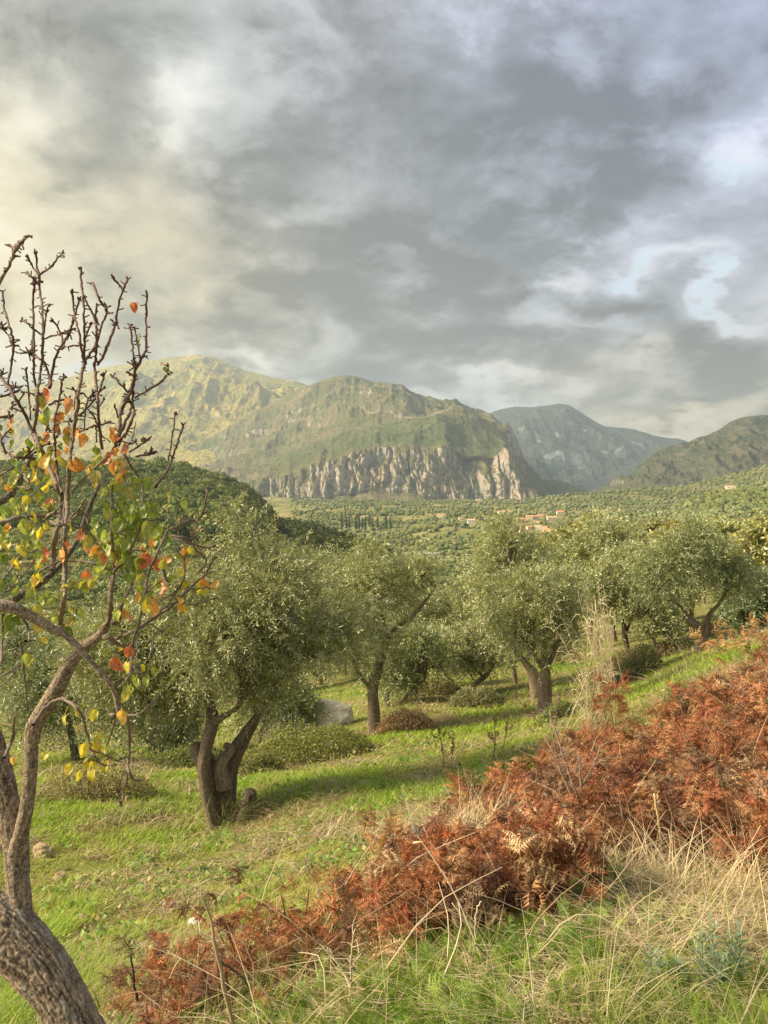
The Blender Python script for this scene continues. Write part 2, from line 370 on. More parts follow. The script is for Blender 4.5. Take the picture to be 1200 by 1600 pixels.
# ------------------------------------------------------------------ mountains and hills: grids through rows of (px, py, distance), roughened in world space
def interp_curve(c, px):
    c = np.asarray(c, float); return np.interp(px, c[:, 0], c[:, 1]), np.interp(px, c[:, 0], c[:, 2])
def sheet(rows, px0, px1, ncol, nsub, sm=3):
    px = np.linspace(px0, px1, ncol); R_ = [interp_curve(r, px) for r in rows]
    PY, D = [], []
    for k in range(len(rows) - 1):
        t = np.linspace(0, 1, nsub[k], endpoint=False)[:, None]
        PY.append(R_[k][0] * (1 - t) + R_[k + 1][0] * t); D.append(R_[k][1] * (1 - t) + R_[k + 1][1] * t)
    PY.append(R_[-1][0][None]); D.append(R_[-1][1][None]); PY = np.concatenate(PY); D = np.concatenate(D)
    for _ in range(sm):
        for A in (PY, D):
            A[1:-1] = (A[:-2] + 2 * A[1:-1] + A[2:]) / 4; A[:, 1:-1] = (A[:, :-2] + 2 * A[:, 1:-1] + A[:, 2:]) / 4
    return P(px[None], PY, D), px, PY
def grid_faces(nr, nc):
    i = np.arange(nr - 1)[:, None] * nc; j = np.arange(nc - 1)[None]
    return np.stack([i + j, i + j + 1, i + nc + j + 1, i + nc + j], -1).reshape(-1, 4)
def land(name, G, m, C=None):
    mb = MB(); nr, nc = G.shape[:2]; mb.add(G.reshape(-1, 3), grid_faces(nr, nc), np.zeros((nr * nc, 3)) if C is None else C.reshape(-1, 3))
    return tag(mb.build(name, m), kind='structure')
def relief(G, amp, sc, seed, wt, power=1.0, yamp=0.0, ridge=.6):
    X, Y, Z = G[..., 0], G[..., 1], G[..., 2]
    n = ridge * (ridged(X / sc, Y / sc + Z / sc * .3, 6, seed, .52) - .45) + (1 - ridge) * (fbm(X / sc * .7, Y / sc * .7, 6, seed + 50) - .5)
    G[..., 2] += n * amp * wt
    if yamp: G[..., 1] += (ridged(X / (sc * .6), Z / (sc * .9), 5, seed + 9) - .45) * yamp * wt
    return G
def yy(lst, d): return [(p[0], p[1], (p[2] if len(p) > 2 else d)) for p in lst]

# far blue mountain up the gorge
crest = [(640, 700), (700, 668), (747, 652), (780, 640), (806, 636), (830, 637), (850, 635), (875, 631), (890, 634), (905, 643), (930, 660), (945, 667), (990, 671), (1020, 680), (1045, 685), (1067, 688), (1100, 700), (1200, 715)]
G, px, py = sheet([yy([(640, 800), (1200, 800)], 6000), yy([(640, 745), (760, 740), (900, 735), (1200, 745)], 7200), yy([(640, 720), (760, 690), (820, 672), (880, 668), (950, 690), (1200, 725)], 8300), yy(crest, 9200), yy([(a, b + 60) for a, b in crest], 10600)], 640, 1200, 520, [70, 60, 60, 25])
w_ = np.interp(np.arange(G.shape[0]), [0, 60, 150, 175, 190, 215], [.6, 1, .9, .4, .1, 1])[:, None]
relief(G, 420, 1000, 4, w_, yamp=220, ridge=.8); relief(G, 60, 240, 76, w_)
land('mountain', G, terrain_mat('far_mountain', dict(s=.9, green=(.045, .07, .06), tan=(.11, .12, .11), tan2=(.08, .10, .085), dark=(.03, .05, .045), rock=(.30, .32, .34), rockd=(.15, .17, .18), rk=(.66, .5), patch=.25, spk=.15)))

# the big massif on the left, dry-grass gold doubling as painted sun patches
crest = [(-260, 690), (-100, 650), (0, 622), (60, 600), (110, 588), (160, 573), (200, 566), (240, 560), (270, 555), (310, 552), (340, 560), (380, 575), (430, 587), (465, 593), (485, 600), (520, 620), (600, 660), (700, 720)]
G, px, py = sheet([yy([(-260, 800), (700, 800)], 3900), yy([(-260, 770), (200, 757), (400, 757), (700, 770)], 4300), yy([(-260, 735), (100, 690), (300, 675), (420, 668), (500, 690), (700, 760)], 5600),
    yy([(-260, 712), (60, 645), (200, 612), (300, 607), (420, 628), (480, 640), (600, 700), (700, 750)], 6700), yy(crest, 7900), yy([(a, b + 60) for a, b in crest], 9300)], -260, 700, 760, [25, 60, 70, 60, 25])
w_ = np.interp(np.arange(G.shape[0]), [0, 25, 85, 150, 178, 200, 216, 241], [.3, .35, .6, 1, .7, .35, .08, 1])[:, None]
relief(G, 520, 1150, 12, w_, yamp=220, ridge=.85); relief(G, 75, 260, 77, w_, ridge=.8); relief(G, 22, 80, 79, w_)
C = np.zeros(G.shape)
for (x0, y0, x1, y1) in [(288, 686, 420, 676), (180, 660, 290, 690), (300, 705, 360, 712)]:
    pass
land('mountain', G, terrain_mat('sun_tinted_massif', dict(s=1.0, green=(.22, .24, .065), tan=(.60, .44, .16), tan2=(.44, .37, .10), dark=(.12, .14, .04), rock=(.66, .54, .35), rockd=(.46, .38, .24), rk=(.42, .25), patch=.06, scrub=.65, spk=.5)))

# middle mountain with the pale cliffs above the valley
crest = [(250, 735), (300, 705), (350, 672), (400, 641), (440, 622), (480, 603), (510, 592), (540, 586), (565, 590), (585, 597), (617, 600), (640, 611), (662, 621), (680, 625), (710, 637), (740, 650), (770, 661), (792, 675), (804, 697), (818, 724), (842, 750), (872, 770), (900, 782), (960, 796)]
spur = [(250, 758), (330, 742), (400, 728), (442, 716), (500, 692), (580, 664), (630, 656), (740, 656), (770, 668), (792, 684), (806, 708), (822, 732), (845, 756), (872, 774), (900, 785), (960, 797)]
ctop = [(250, 765), (350, 755), (400, 750), (440, 746), (460, 738), (485, 727), (530, 711), (570, 700), (600, 695), (650, 696), (670, 700), (700, 692), (720, 704), (740, 714), (755, 711), (772, 711), (788, 694), (800, 716), (818, 742), (845, 764), (872, 778), (900, 787), (960, 798)]
cbase = [(250, 775), (330, 775), (400, 781), (450, 784), (520, 778), (540, 771), (590, 767), (645, 770), (665, 780), (695, 784), (740, 781), (800, 780), (850, 784), (900, 790), (960, 800)]
G, px, py = sheet([yy([(250, 806), (960, 806)], 3250), [(a, interp_curve(yy(cbase, 0), a)[0] + 9 * (fbm(a / 22., 1.5, 3, 5) - .5), 3500) for a in range(250, 961, 4)], [(a, interp_curve(yy(ctop, 0), a)[0] + 13 * (fbm(a / 16., 7.5, 4, 6) - .5), 3640) for a in range(250, 961, 3)], yy(spur, 4350), yy([(a, b, 5000 - 350 * max(0, min(1, (a - 560) / 120))) for a, b in [(p, interp_curve(yy(crest, 0), p)[0] * .45 + interp_curve(yy(spur, 0), p)[0] * .55) for p in range(250, 961, 10)]], 0), yy(crest, 5500), yy([(a, b + 50) for a, b in crest], 6600)], 250, 960, 860, [14, 130, 80, 40, 60, 22], sm=2)
rowi = np.arange(G.shape[0])[:, None]
X, Y, Z = G[..., 0], G[..., 1], G[..., 2]
cl = np.interp(rowi[:, 0], [8, 20, 138, 150], [0, 1, 1, 0])[:, None]
# buttresses, gullies and ledges cut into the rock face
G[..., 1] += cl * ((ridged(X / 300 + fbm(X / 120, Z / 200, 3, 2), Z / 800, 4, 41) - .5) * 240 + (ridged(X / 70 + fbm(X / 60, Z / 90, 3, 6) * .8, Z / 190, 4, 43) - .5) * 62 + (fbm(X / 16, Z / 50, 4, 44) - .5) * 26)
G[..., 2] += cl * (ridged(X / 60, G[..., 1] / 60, 4, 45) - .5) * 30
w_ = np.interp(rowi[:, 0], [0, 20, 144, 165, 224, 262, 310, 324, 346], [.15, .1, .15, .6, .5, 1, .6, .12, 1])[:, None]
relief(G, 320, 700, 23, w_, yamp=130, ridge=.85); relief(G, 40, 160, 78, w_, ridge=.8); relief(G, 10, 45, 80, w_)
C = np.zeros(G.shape); PX = np.broadcast_to(px[None], py.shape)
sm_ = np.clip(np.minimum((rowi - 143) / 10, (228 - rowi) / 10), 0, 1) * np.clip((PX - 400) / 60, 0, 1) * np.clip((800 - PX) / 20, 0, 1)
C[..., 0] = sm_ * .75
rd = np.interp(px, [540, 567, 620, 645, 700, 742], [659, 656.5, 656, 655.5, 654, 652])
C[..., 1] = np.clip(1.2 - np.abs(py - (rd - 0) + 2.6) / .9, 0, 1) * (PX > 545) * (PX < 742) * (rowi > 226) * (rowi < 262)
land('mountain', G, terrain_mat('cliff_mountain', dict(s=1.5, green=(.125, .15, .05), tan=(.27, .22, .13), tan2=(.20, .175, .085), dark=(.06, .08, .035), rock=(.50, .45, .39), rockd=(.37, .33, .29), rocko=(.54, .38, .27), rk=(.52, .36), patch=.06, scrub=.55, spk=.12)), C)

# stony hill on the right
crest = [(900, 792), (930, 776), (945, 766), (960, 756), (985, 738), (1000, 722), (1015, 712), (1050, 697), (1083, 685), (1110, 675), (1150, 655), (1170, 649), (1200, 647), (1300, 625), (1450, 640)]
cd = [(a, b, 3500 + (a - 900) * 3.2) for a, b in crest]
G, px, py = sheet([yy([(900, 800), (1450, 800)], 2700), [(a, max(b, 0) + (792 - b) * .62 if b < 792 else b, 3050 + (a - 900) * 1.0) for a, b in crest], [(a, b + (792 - b) * .25, 3300 + (a - 900) * 2.0) for a, b in crest], cd, [(a, b + 50, d + 900) for a, b, d in cd]], 900, 1450, 520, [50, 60, 60, 20])
w_ = np.interp(np.arange(G.shape[0]), [0, 50, 110, 155, 170, 190], [.3, .8, 1, .5, .2, 1])[:, None]
relief(G, 190, 420, 31, w_, yamp=100, ridge=.8); relief(G, 45, 90, 79, w_, ridge=.9); relief(G, 16, 30, 81, w_)
land('hill', G, terrain_mat('stony_hill', dict(s=1.9, green=(.075, .095, .05), tan=(.17, .15, .10), tan2=(.12, .12, .075), dark=(.04, .055, .028), rock=(.50, .46, .40), rockd=(.24, .22, .19), rk=(.42, .25), patch=.10, scrub=.6, spk=.18)))

# wooded ridges in the valley and the green hill to the left
hm = terrain_mat('wooded_ground', dict(s=3.0, green=(.14, .16, .05), tan=(.30, .25, .11), tan2=(.20, .20, .075), dark=(.04, .06, .022), rock=(.3, .27, .2), rockd=(.2, .18, .13), rk=(.5, .3), patch=.12, scrub=.5, bump=.5))
HILLS = {}
def hill(key, rows, px0, px1, nc, nsub, amp, sc, seed):
    G, px, py = sheet(rows, px0, px1, nc, nsub)
    nr = G.shape[0]; w_ = np.interp(np.arange(nr), [0, nr * .3, nr - nsub[-1] - 12, nr - nsub[-1], nr - 1], [.5, 1, .7, .25, 1])[:, None]
    G[..., 2] += (fbm(G[..., 0] / sc, G[..., 1] / sc, 5, seed) - .5) * amp * w_
    g = H(G[:8, :, 0], G[:8, :, 1]); t = np.linspace(0, 1, 8)[:, None]; G[:8, :, 2] = (g - 4) * (1 - t) + G[:8, :, 2] * t   # foot of the hill runs into the ground
    land('hill', G, hm); HILLS[key] = (G, sum(nsub[:-1]))
r1 = [(600, 812), (680, 806), (740, 797), (800, 783), (867, 775), (923, 771), (1013, 763), (1067, 758), (1133, 746), (1200, 728), (1400, 700)]
hill('r1', [yy([(600, 850), (800, 845), (1000, 840), (1200, 820), (1400, 800)], 1350), yy([(a, b * .5 + 420, 1900) for a, b in r1], 0), yy(r1, 2600), yy([(a, b + 40) for a, b in r1], 3100)], 600, 1400, 240, [40, 50, 12], 45, 200, 51)
r2 = [(850, 845), (900, 828), (943, 816), (1000, 806), (1040, 798), (1083, 780), (1133, 766), (1200, 752), (1400, 720)]
hill('r2', [yy([(850, 900), (1000, 890), (1400, 870)], 620), yy([(a, b * .5 + 430) for a, b in r2], 950), yy(r2, 1400), yy([(a, b + 45) for a, b in r2], 1750)], 850, 1400, 200, [30, 50, 12], 30, 120, 52)
hl = [(-300, 740), (0, 728), (90, 728), (150, 723), (200, 722), (250, 724), (280, 727), (300, 737), (350, 750), (380, 765), (400, 776), (415, 793), (425, 812), (450, 821), (480, 826), (510, 838), (560, 853), (590, 867), (615, 882), (640, 900), (690, 935), (720, 960)]
hd = lambda a: 760 - 260 * max(0, min(1, (a - 380) / 260))
hill('hl', [yy([(-300, 975), (200, 972), (450, 965), (600, 965), (720, 975)], 170), [(a, b * .55 + 955 * .45, .35 * 170 + .65 * hd(a) * .62) for a, b in hl], [(a, b, hd(a)) for a, b in hl], [(a, b + 60, hd(a) * 1.35) for a, b in hl]], -300, 720, 260, [30, 50, 12], 14, 70, 53)

# ------------------------------------------------------------------ far woods and groves (nobody could count them)
def ico():
    t = (1 + 5 ** .5) / 2
    v = np.array([(-1, t, 0), (1, t, 0), (-1, -t, 0), (1, -t, 0), (0, -1, t), (0, 1, t), (0, -1, -t), (0, 1, -t), (t, 0, -1), (t, 0, 1), (-t, 0, -1), (-t, 0, 1)], float)
    f = np.array([(0, 11, 5), (0, 5, 1), (0, 1, 7), (0, 7, 10), (0, 10, 11), (1, 5, 9), (5, 11, 4), (11, 10, 2), (10, 7, 6), (7, 1, 8), (3, 9, 4), (3, 4, 2), (3, 2, 6), (3, 6, 8), (3, 8, 9), (4, 9, 5), (2, 4, 11), (6, 2, 10), (8, 6, 7), (9, 8, 1)])
    return unit(v), f
def subdiv(v, f):
    V = list(map(tuple, v)); d = {}; F = []
    def mid(a, b):
        k = (min(a, b), max(a, b))
        if k not in d: m_ = (np.array(V[a]) + np.array(V[b])) / 2; V.append(tuple(m_ / np.linalg.norm(m_))); d[k] = len(V) - 1
        return d[k]
    for a, b, c in f:
        ab, bc, ca = mid(a, b), mid(b, c), mid(c, a); F += [(a, ab, ca), (b, bc, ab), (c, ca, bc), (ab, bc, ca)]
    return np.array(V), np.array(F)
I1 = ico(); I2 = subdiv(*I1); I3 = subdiv(*I2); I4 = subdiv(*I3)
def blob_proto(base, seed, rough=.35):
    r = np.random.default_rng(seed); v, f = base
    v = v * (1 + rough * (r.random(len(v))[:, None] - .5) * 2); v[:, 2] = v[:, 2] * .8 + .55
    return v, f
def leafy_proto(seed, n):
    """crown of many loose leaf clumps on a lumpy dome"""
    r = np.random.default_rng(seed); c = []
    lump = [(r.normal(0, .35), r.normal(0, .35), .55 + r.random() * .5, .45 + r.random() * .3) for _ in range(6)]
    for _ in range(n):
        l = lump[r.integers(6)]; d = unit(r.normal(size=3)); d[2] = abs(d[2]) * 1.0 - .25; d = unit(d)
        c.append((l[0] + d[0] * l[3], l[1] + d[1] * l[3], l[2] + d[2] * l[3] * .9, *d))
    c = np.array(c); p = c[:, :3]; nrm = unit(c[:, 3:] + r.normal(0, .45, (n, 3)))
    u = unit(np.cross(nrm, r.normal(size=(n, 3)))); v = np.cross(nrm, u); s = (.10 + .10 * r.random((n, 1)))
    V = np.stack([p - u * s, p - v * s * .8, p + u * s, p + v * s * .8], 1).reshape(-1, 3)
    bv, bf = I1; bv = bv * .55 + (0, 0, .7)
    F = np.arange(4 * n).reshape(-1, 4)
    return V, F
def place(proto, pos, size, colr, hvar, seed):
    """copies of a crown merged into arrays: verts, faces, colours"""
    r = np.random.default_rng(seed); v, f = proto; n = len(pos)
    a = r.random(n) * 2 * np.pi; ca, sa = np.cos(a), np.sin(a)
    hs = size * (1 + hvar * (r.random(n) - .5)); ws = size * (1 + .3 * (r.random(n) - .5))
    V = np.stack([(v[None, :, 0] * ca[:, None] - v[None, :, 1] * sa[:, None]) * ws[:, None], (v[None, :, 0] * sa[:, None] + v[None, :, 1] * ca[:, None]) * ws[:, None], v[None, :, 2] * hs[:, None]], -1) + pos[:, None]
    F = f[None] + (np.arange(n) * len(v))[:, None, None]
    nf = 4 if f.shape[1] == 4 else 1
    jit = np.repeat(r.random((n, len(v) // nf if nf == 4 else len(v))), nf, axis=1)[:, :len(v)]
    C = colr[:, None, :] * (.86 + .26 * jit[..., None])
    return V.reshape(-1, 3), F.reshape(-1, f.shape[1]), C.reshape(-1, 3)
def pal(n, cols, wts, seed, var=.25):
    r = np.random.default_rng(seed); c = np.array(cols)[r.choice(len(cols), n, p=np.array(wts) / sum(wts))]
    return c * (1 + var * (r.random((n, 1)) - .5) * 2)
OLG = [(.22, .255, .12), (.18, .22, .10), (.26, .28, .13)]; FOG = [(.145, .18, .065), (.17, .20, .07), (.115, .15, .065), (.215, .22, .08), (.23, .20, .10)]
HOUSE = []   # filled with house spots so that no tree stands in one
def wood(name, pos, size, colr, protos, seed, hv=.4):
    mb = MB(); r = np.random.default_rng(seed); k = r.integers(len(protos), size=len(pos))
    for i, p in enumerate(protos):
        s = k == i
        if s.any(): mb.add(*place(p, pos[s], size[s], colr[s], hv, seed + i))
    o = mb.build(name, M_wood, smooth=False); return tag(o, kind='stuff')
def on_hill(key, n, seed, rmin=.0, rmax=1.0):
    G, nr = HILLS[key]; r = np.random.default_rng(seed)
    i = (rmin + (rmax - rmin) * r.random(n)) * (nr + 2); j = r.random(n) * (G.shape[1] - 1.01)
    i0 = i.astype(int); j0 = j.astype(int); fi = (i - i0)[:, None]; fj = (j - j0)[:, None]
    return (G[i0, j0] * (1 - fi) * (1 - fj) + G[i0 + 1, j0] * fi * (1 - fj) + G[i0, j0 + 1] * (1 - fi) * fj + G[i0 + 1, j0 + 1] * fi * fj), i / nr
B2 = [blob_proto(I2, s, .22) for s in range(3)]; B1 = [blob_proto(I1, s + 20, .3) for s in range(3)]
L3 = [leafy_proto(s, 150) for s in range(4)]
HSP = [(688.5, 807, 9, 1.2, 'r'), (720, 810, 6, 1, 'w'), (736, 816, 10, 1.4, 'w'), (787, 803, 14, 1, 'w'), (875, 802, 9, 1.3, 'r'), (861, 811, 12, 1, 'w'), (793, 817, 8, 1.3, 'r'), (803, 820, 8, 1.2, 'r'),
       (813, 813, 9, 1.2, 'r'), (821, 814, 8, 1.1, 'r'), (827, 809, 9, 1.2, 'r'), (836, 809, 9, 1.2, 'r'), (844, 807, 8, 1.2, 'r'), (819, 821, 8, 1.1, 'r'), (828, 825, 9, 1.1, 'r'), (840, 826, 9, 1.5, 'w'),
       (838, 817, 8, 1, 'r'), (851, 825, 8, 1, 'r'), (817, 830, 10, 1.1, 'r'), (854, 830, 11, 1, 'r'), (747, 781, 6, 1, 'w'), (900, 822, 8, 1, 'r'), (863, 851, 8, 1.2, 'r'), (760, 811, 6, 1, 'w'),
       (1141, 762, 12, .8, 'w'), (1030, 800, 5, 1, 'w'), (650, 866, 9, 1, 'w'), (675, 867, 21, .6, 's')]
def near_house(pos, rad=1.0):
    pxx, pyy = proj(pos[:, 0], pos[:, 1], pos[:, 2]); k = np.zeros(len(pos), bool)
    for h in HSP: k |= (np.abs(pxx - h[0]) < h[2] * .5 + 3) & (np.abs(pyy - h[1]) < 4.5) | (np.abs(pxx - h[0]) < h[2] * .5 + 1) & (pyy > h[1]) & (pyy < h[1] + 9)
    return k
# valley floor and village slope
n = 30000; d = np.exp(rng.uniform(math.log(330), math.log(3400), n)); a = rng.uniform(-.12, .50, n); X = d * np.tan(a); Z = H(X, d)
dn = fbm(X / 90, d / 90, 4, 61); k = (dn > .50) | (rng.random(n) < .22); X, d, Z = X[k], d[k], Z[k]; dn = dn[k]
pos = np.stack([X, d, Z], -1); k = ~near_house(pos); pos = pos[k]; dn = dn[k]; n = len(pos)
sz = np.clip(1.5 + rng.random(n) * 1.9 + pos[:, 1] / 1300, 1.5, 5)
wood('valley_trees', pos, sz, np.where((dn > .5)[:, None], pal(n, FOG, [3, 3, 2, 2, .6], 5), pal(n, OLG, [2, 1, 2], 6)), B2, 62)
for key, num, sd_ in (('r1', 9000, 63), ('r2', 8000, 64)):
    pos, t = on_hill(key, num, sd_); pos = pos[(~near_house(pos))]; n = len(pos); dn = fbm(pos[:, 0] / 110, pos[:, 1] / 110, 4, sd_)
    k = (dn > .44) | (rng.random(n) < .3); pos = pos[k]; dn = dn[k]; n = len(pos)
    wood('ridge_woodland', pos, np.clip(1.9 + rng.random(n) * 2 + pos[:, 1] / 1500, 2, 5), np.where((dn > .47)[:, None], pal(n, FOG, [3, 4, 1, 2.4, .5], 7), pal(n, OLG, [2, 1, 2], 8)), B2, sd_)
# left hill: dense dark wood on the crest, olive grove below
pos, t = on_hill('hl', 5600, 71); n = len(pos); pxx, pyy = proj(pos[:, 0], pos[:, 1], pos[:, 2])
edge = np.interp(pxx, [0, 250, 330, 420, 480, 560, 620], [835, 845, 850, 845, 856, 876, 900]) + (fbm(pxx / 40, pyy / 40, 3, 5) - .5) * 30
top = pyy < edge; k = top | ((rng.random(n) < .62) & (fbm(pos[:, 0] / 30, pos[:, 1] / 60, 3, 8) > .36)); pos = pos[k]; top = top[k]; n = len(pos)
hx = proj(pos[top][:, 0], pos[top][:, 1], pos[top][:, 2])[0]
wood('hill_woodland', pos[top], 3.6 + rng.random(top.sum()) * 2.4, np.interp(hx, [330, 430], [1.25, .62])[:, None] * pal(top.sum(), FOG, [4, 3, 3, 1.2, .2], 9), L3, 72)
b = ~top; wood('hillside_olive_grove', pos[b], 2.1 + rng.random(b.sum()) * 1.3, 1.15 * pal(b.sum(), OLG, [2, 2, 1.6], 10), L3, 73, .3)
# scrub dots on the nearer mountain faces are left to their materials

# ------------------------------------------------------------------ haze
def haze(x0, x1, y0, y1, z0, z1, dens, c):
    mb = MB(); V = np.array([(x_, y_, z_) for x_ in (x0, x1) for y_ in (y0, y1) for z_ in (z0, z1)], float)
    mb.add(V, np.array([(0, 1, 3, 2), (4, 6, 7, 5), (0, 4, 5, 1), (2, 3, 7, 6), (0, 2, 6, 4), (1, 5, 7, 3)]))
    m, T = mat('air'); v = T.new('ShaderNodeVolumePrincipled'); v.inputs['Density'].default_value = dens; v.inputs['Color'].default_value = (*c, 1); v.inputs['Anisotropy'].default_value = .25
    o = T.new('ShaderNodeOutputMaterial'); T.l.new(v.outputs[0], o.inputs['Volume'])
    return tag(mb.build('haze', m, smooth=False), kind='stuff')
HZ = haze(-12300, 12300, -12300, 12300, -420, 1480, 9.0e-5, (.66, .82, 1.0))

# ------------------------------------------------------------------ houses, cypresses, pole
def box(mb, c, s, C, yaw=0.0):
    V = np.array([(x_, y_, z_) for x_ in (-.5, .5) for y_ in (-.5, .5) for z_ in (0, 1)], float) * s
    ca, sa = math.cos(yaw), math.sin(yaw); V = np.stack([V[:, 0] * ca - V[:, 1] * sa, V[:, 0] * sa + V[:, 1] * ca, V[:, 2]], -1) + c
    mb.add(V, np.array([(0, 1, 3, 2), (4, 6, 7, 5), (0, 4, 5, 1), (2, 3, 7, 6), (0, 2, 6, 4), (1, 5, 7, 3)]), C)
def surf_hit(px, py):
    """nearest distance at which the valley floor or a ridge shows at this bearing and height"""
    best = ray_ground(px, py, 250, 5000)
    for key in ('r1', 'r2'):
        G, nr = HILLS[key]; gx, gy = proj(G[..., 0], G[..., 1], G[..., 2]); j = int(np.argmin(np.abs(gx[nr // 2] - px)))
        if abs(gx[nr // 2, j] - px) > 4: continue
        c = np.where(gy[:nr, j] <= py)[0]
        if len(c) and c[0] > 2: best = min(best, float(G[c[0], j, 1])) if G[c[0], j, 1] < best * 1.6 else best
    return best
HL_ = ['small red roofed house alone among trees on the left, below the pale cliffs', 'tiny white house just left of the hamlet, beside a dark wood', 'small cream house with a pink roof between the lone red house and the hamlet',
 'long low pale building on the terrace above the hamlet', 'small red roofed house highest at the right of the hamlet', 'wide pale house with a low roof standing apart to the right of the hamlet']
pals = {'r': ((.80, .68, .54), (.78, .36, .22)), 'w': ((.88, .82, .72), (.74, .50, .36)), 's': ((.62, .62, .58), (.66, .66, .64))}
names = ['western edge', 'upper row, first from the west', 'upper row, second from the west', 'upper row, third from the west', 'upper row, middle', 'upper row, second from the east', 'uppermost eastern end', 'centre, below the upper row', 'centre, lower side', 'lower centre, the palest with a gable facing out', 'centre right, tucked behind', 'eastern edge', 'lowest at the front', 'lowest at the eastern end']
for i, (px_, py_, wpx, hh, kd) in enumerate(HSP):
    dd = surf_hit(px_, py_ + 2); c = P(px_, py_ + 2, dd); W = wpx * 1.15 / 1200 * dd; Hh = max(3.0, W * .34 * hh); Dp = max(W * .6, 6)
    yaw = float(rng.uniform(-.35, .35)); wc, rc = pals[kd]
    lab = HL_[i] if i < 6 else 'terracotta roofed house of the hamlet, ' + names[i - 6] if i < 20 else {20: 'tiny pale house right under the cliff foot', 21: 'small red roofed house on the wooded ridge right of the hamlet', 22: 'small red roof just above the near olive crowns, below the hamlet', 23: 'tiny white house on the terrace left of the long pale building', 24: 'pale flat building high on the right wooded ridge', 25: 'tiny white house in the woods at the right', 26: 'small pale hut beside the long white shed', 27: 'long low white shed with flat pale roof down in the valley'}[i]
    t = empty('farm_shed' if kd == 's' else 'village_house', c - (0, 0, 1), lab, 'shed' if kd == 's' else 'house', None if kd == 's' else 'houses of the valley village')
    mb = MB(); box(mb, np.array((0, 0, -4.)), np.array((W, Dp, Hh + 5)), wc, yaw); mb.build('wall', M_house, t, smooth=False)
    mb = MB(); rh = .4 if kd == 's' else min(Hh * .38, 2.6); e = 1.08
    V = np.array([(-W / 2 * e, -Dp / 2 * e, 0), (W / 2 * e, -Dp / 2 * e, 0), (W / 2 * e, Dp / 2 * e, 0), (-W / 2 * e, Dp / 2 * e, 0), (-W / 2 * e, 0, rh), (W / 2 * e, 0, rh)]); V[:, 2] += Hh + 1.02
    ca, sa = math.cos(yaw), math.sin(yaw); V = np.stack([V[:, 0] * ca - V[:, 1] * sa, V[:, 0] * sa + V[:, 1] * ca, V[:, 2]], -1)
    mb.add(V, np.array([(0, 1, 5, 4), (2, 3, 4, 5), (0, 3, 2, 1)]), rc); mb.F.append(np.array([(0, 4, 3), (1, 2, 5)])); mb.build('roof', M_house, t, smooth=False)
    for k in range(0 if kd == 's' else 2):
        mb = MB(); q = np.array((W * (-.22 + .44 * k), -Dp / 2 - .06, 1 + Hh * .42)); q = np.array((q[0] * ca - q[1] * sa, q[0] * sa + q[1] * ca, q[2]))
        box(mb, q, np.array((W * .1, .12, Hh * .24)), (.08, .07, .06), yaw); mb.build('window', M_house, t, smooth=False)
def cypress(px_, py_, hpx, dd, lab, grp, seed):
    base = P(px_, py_, dd); base[2] = min(base[2], Hp(px_, dd) + 1.5); top = P(px_, py_ - hpx, dd)[2]; h = top - base[2]; r = np.random.default_rng(seed)
    t = empty('cypress_tree', base, lab, 'tree', grp); n = 260
    z_ = r.random(n) ** .9; rad = h * .095 * np.sin(np.pi * np.clip(z_ * .93 + .07, 0, 1)) ** .6 * (1.1 - .5 * z_); th = r.random(n) * 6.283
    p = np.stack([rad * np.cos(th), rad * np.sin(th), .06 * h + z_ * h * .94], -1); s = h * .045 * (.6 + r.random((n, 1)))
    u = unit(np.stack([-np.sin(th), np.cos(th), 0 * th], -1) + r.normal(0, .3, (n, 3))); v = unit(np.array([0, 0, 1.]) + r.normal(0, .25, (n, 3)))
    V = np.stack([p - u * s * .6, p - v * s, p + u * s * .6, p + v * s * 1.6], 1).reshape(-1, 3); mb = MB()
    mb.add(V, np.arange(4 * n).reshape(-1, 4), np.repeat((.09, .13, .07) * (.7 + .6 * r.random((n, 1))), 4, 0))
    iv, if_ = I2; iv = iv * (h * .075, h * .075, h * .44) + (0, 0, h * .52); mb.add(iv, if_, (.08, .11, .06)); mb.build('crown', M_wood, t, smooth=False)
    mb = MB(); add_tube(mb, [(0, 0, -1.), (0, 0, h * .12)], [h * .015, h * .012], 6, (.15, .12, .09)); mb.build('trunk', M_bark, t)
cy = [(534, 818, 17), (541, 817, 12), (546, 819, 15), (556, 816, 13), (561, 818, 17), (566, 817, 12), (571, 818, 15), (577, 817, 16), (582, 818, 12), (590, 817, 14), (603, 815, 15), (610, 816, 12)]
cyw = ['tallest of the row, at its left end', 'second from the left of the row', 'third from the left', 'fourth from the left', 'fifth from the left', 'sixth from the left', 'seventh from the left', 'eighth from the left', 'ninth from the left', 'tenth from the left', 'eleventh from the left', 'at the right end']
for i, (a, b, h_) in enumerate(cy): cypress(a, b, h_ * .68, 1420 + 12 * (i % 3), 'slim dark cypress of the valley row, ' + cyw[i], 'cypresses in a row in the valley', 100 + i)
for i, (a, b, h_) in enumerate([(694, 950, 32), (700, 950, 40), (706, 951, 46), (712, 952, 44), (717, 952, 34)]):
    cypress(a, b, h_, 330 + 4 * (i % 2), 'dark cypress of the clump between the olive crowns, ' + ['leftmost', 'second from left', 'tallest, in the middle', 'second from right', 'rightmost'][i], 'clump of cypresses below the slope', 140 + i)
c = P(703, 952, 318); t = empty('utility_pole', c, 'thin grey utility pole with a short crossarm in front of the cypress clump', 'pole')
mb = MB(); add_tube(mb, [(0, 0, -2), (0, 0, 10)], [.14, .11], 6, (.5, .5, .48)); mb.build('post', M_house, t)
mb = MB(); box(mb, np.array((0, -.2, 8.6)), np.array((2.2, .12, .14)), (.55, .55, .52)); mb.build('crossarm', M_house, t, smooth=False)

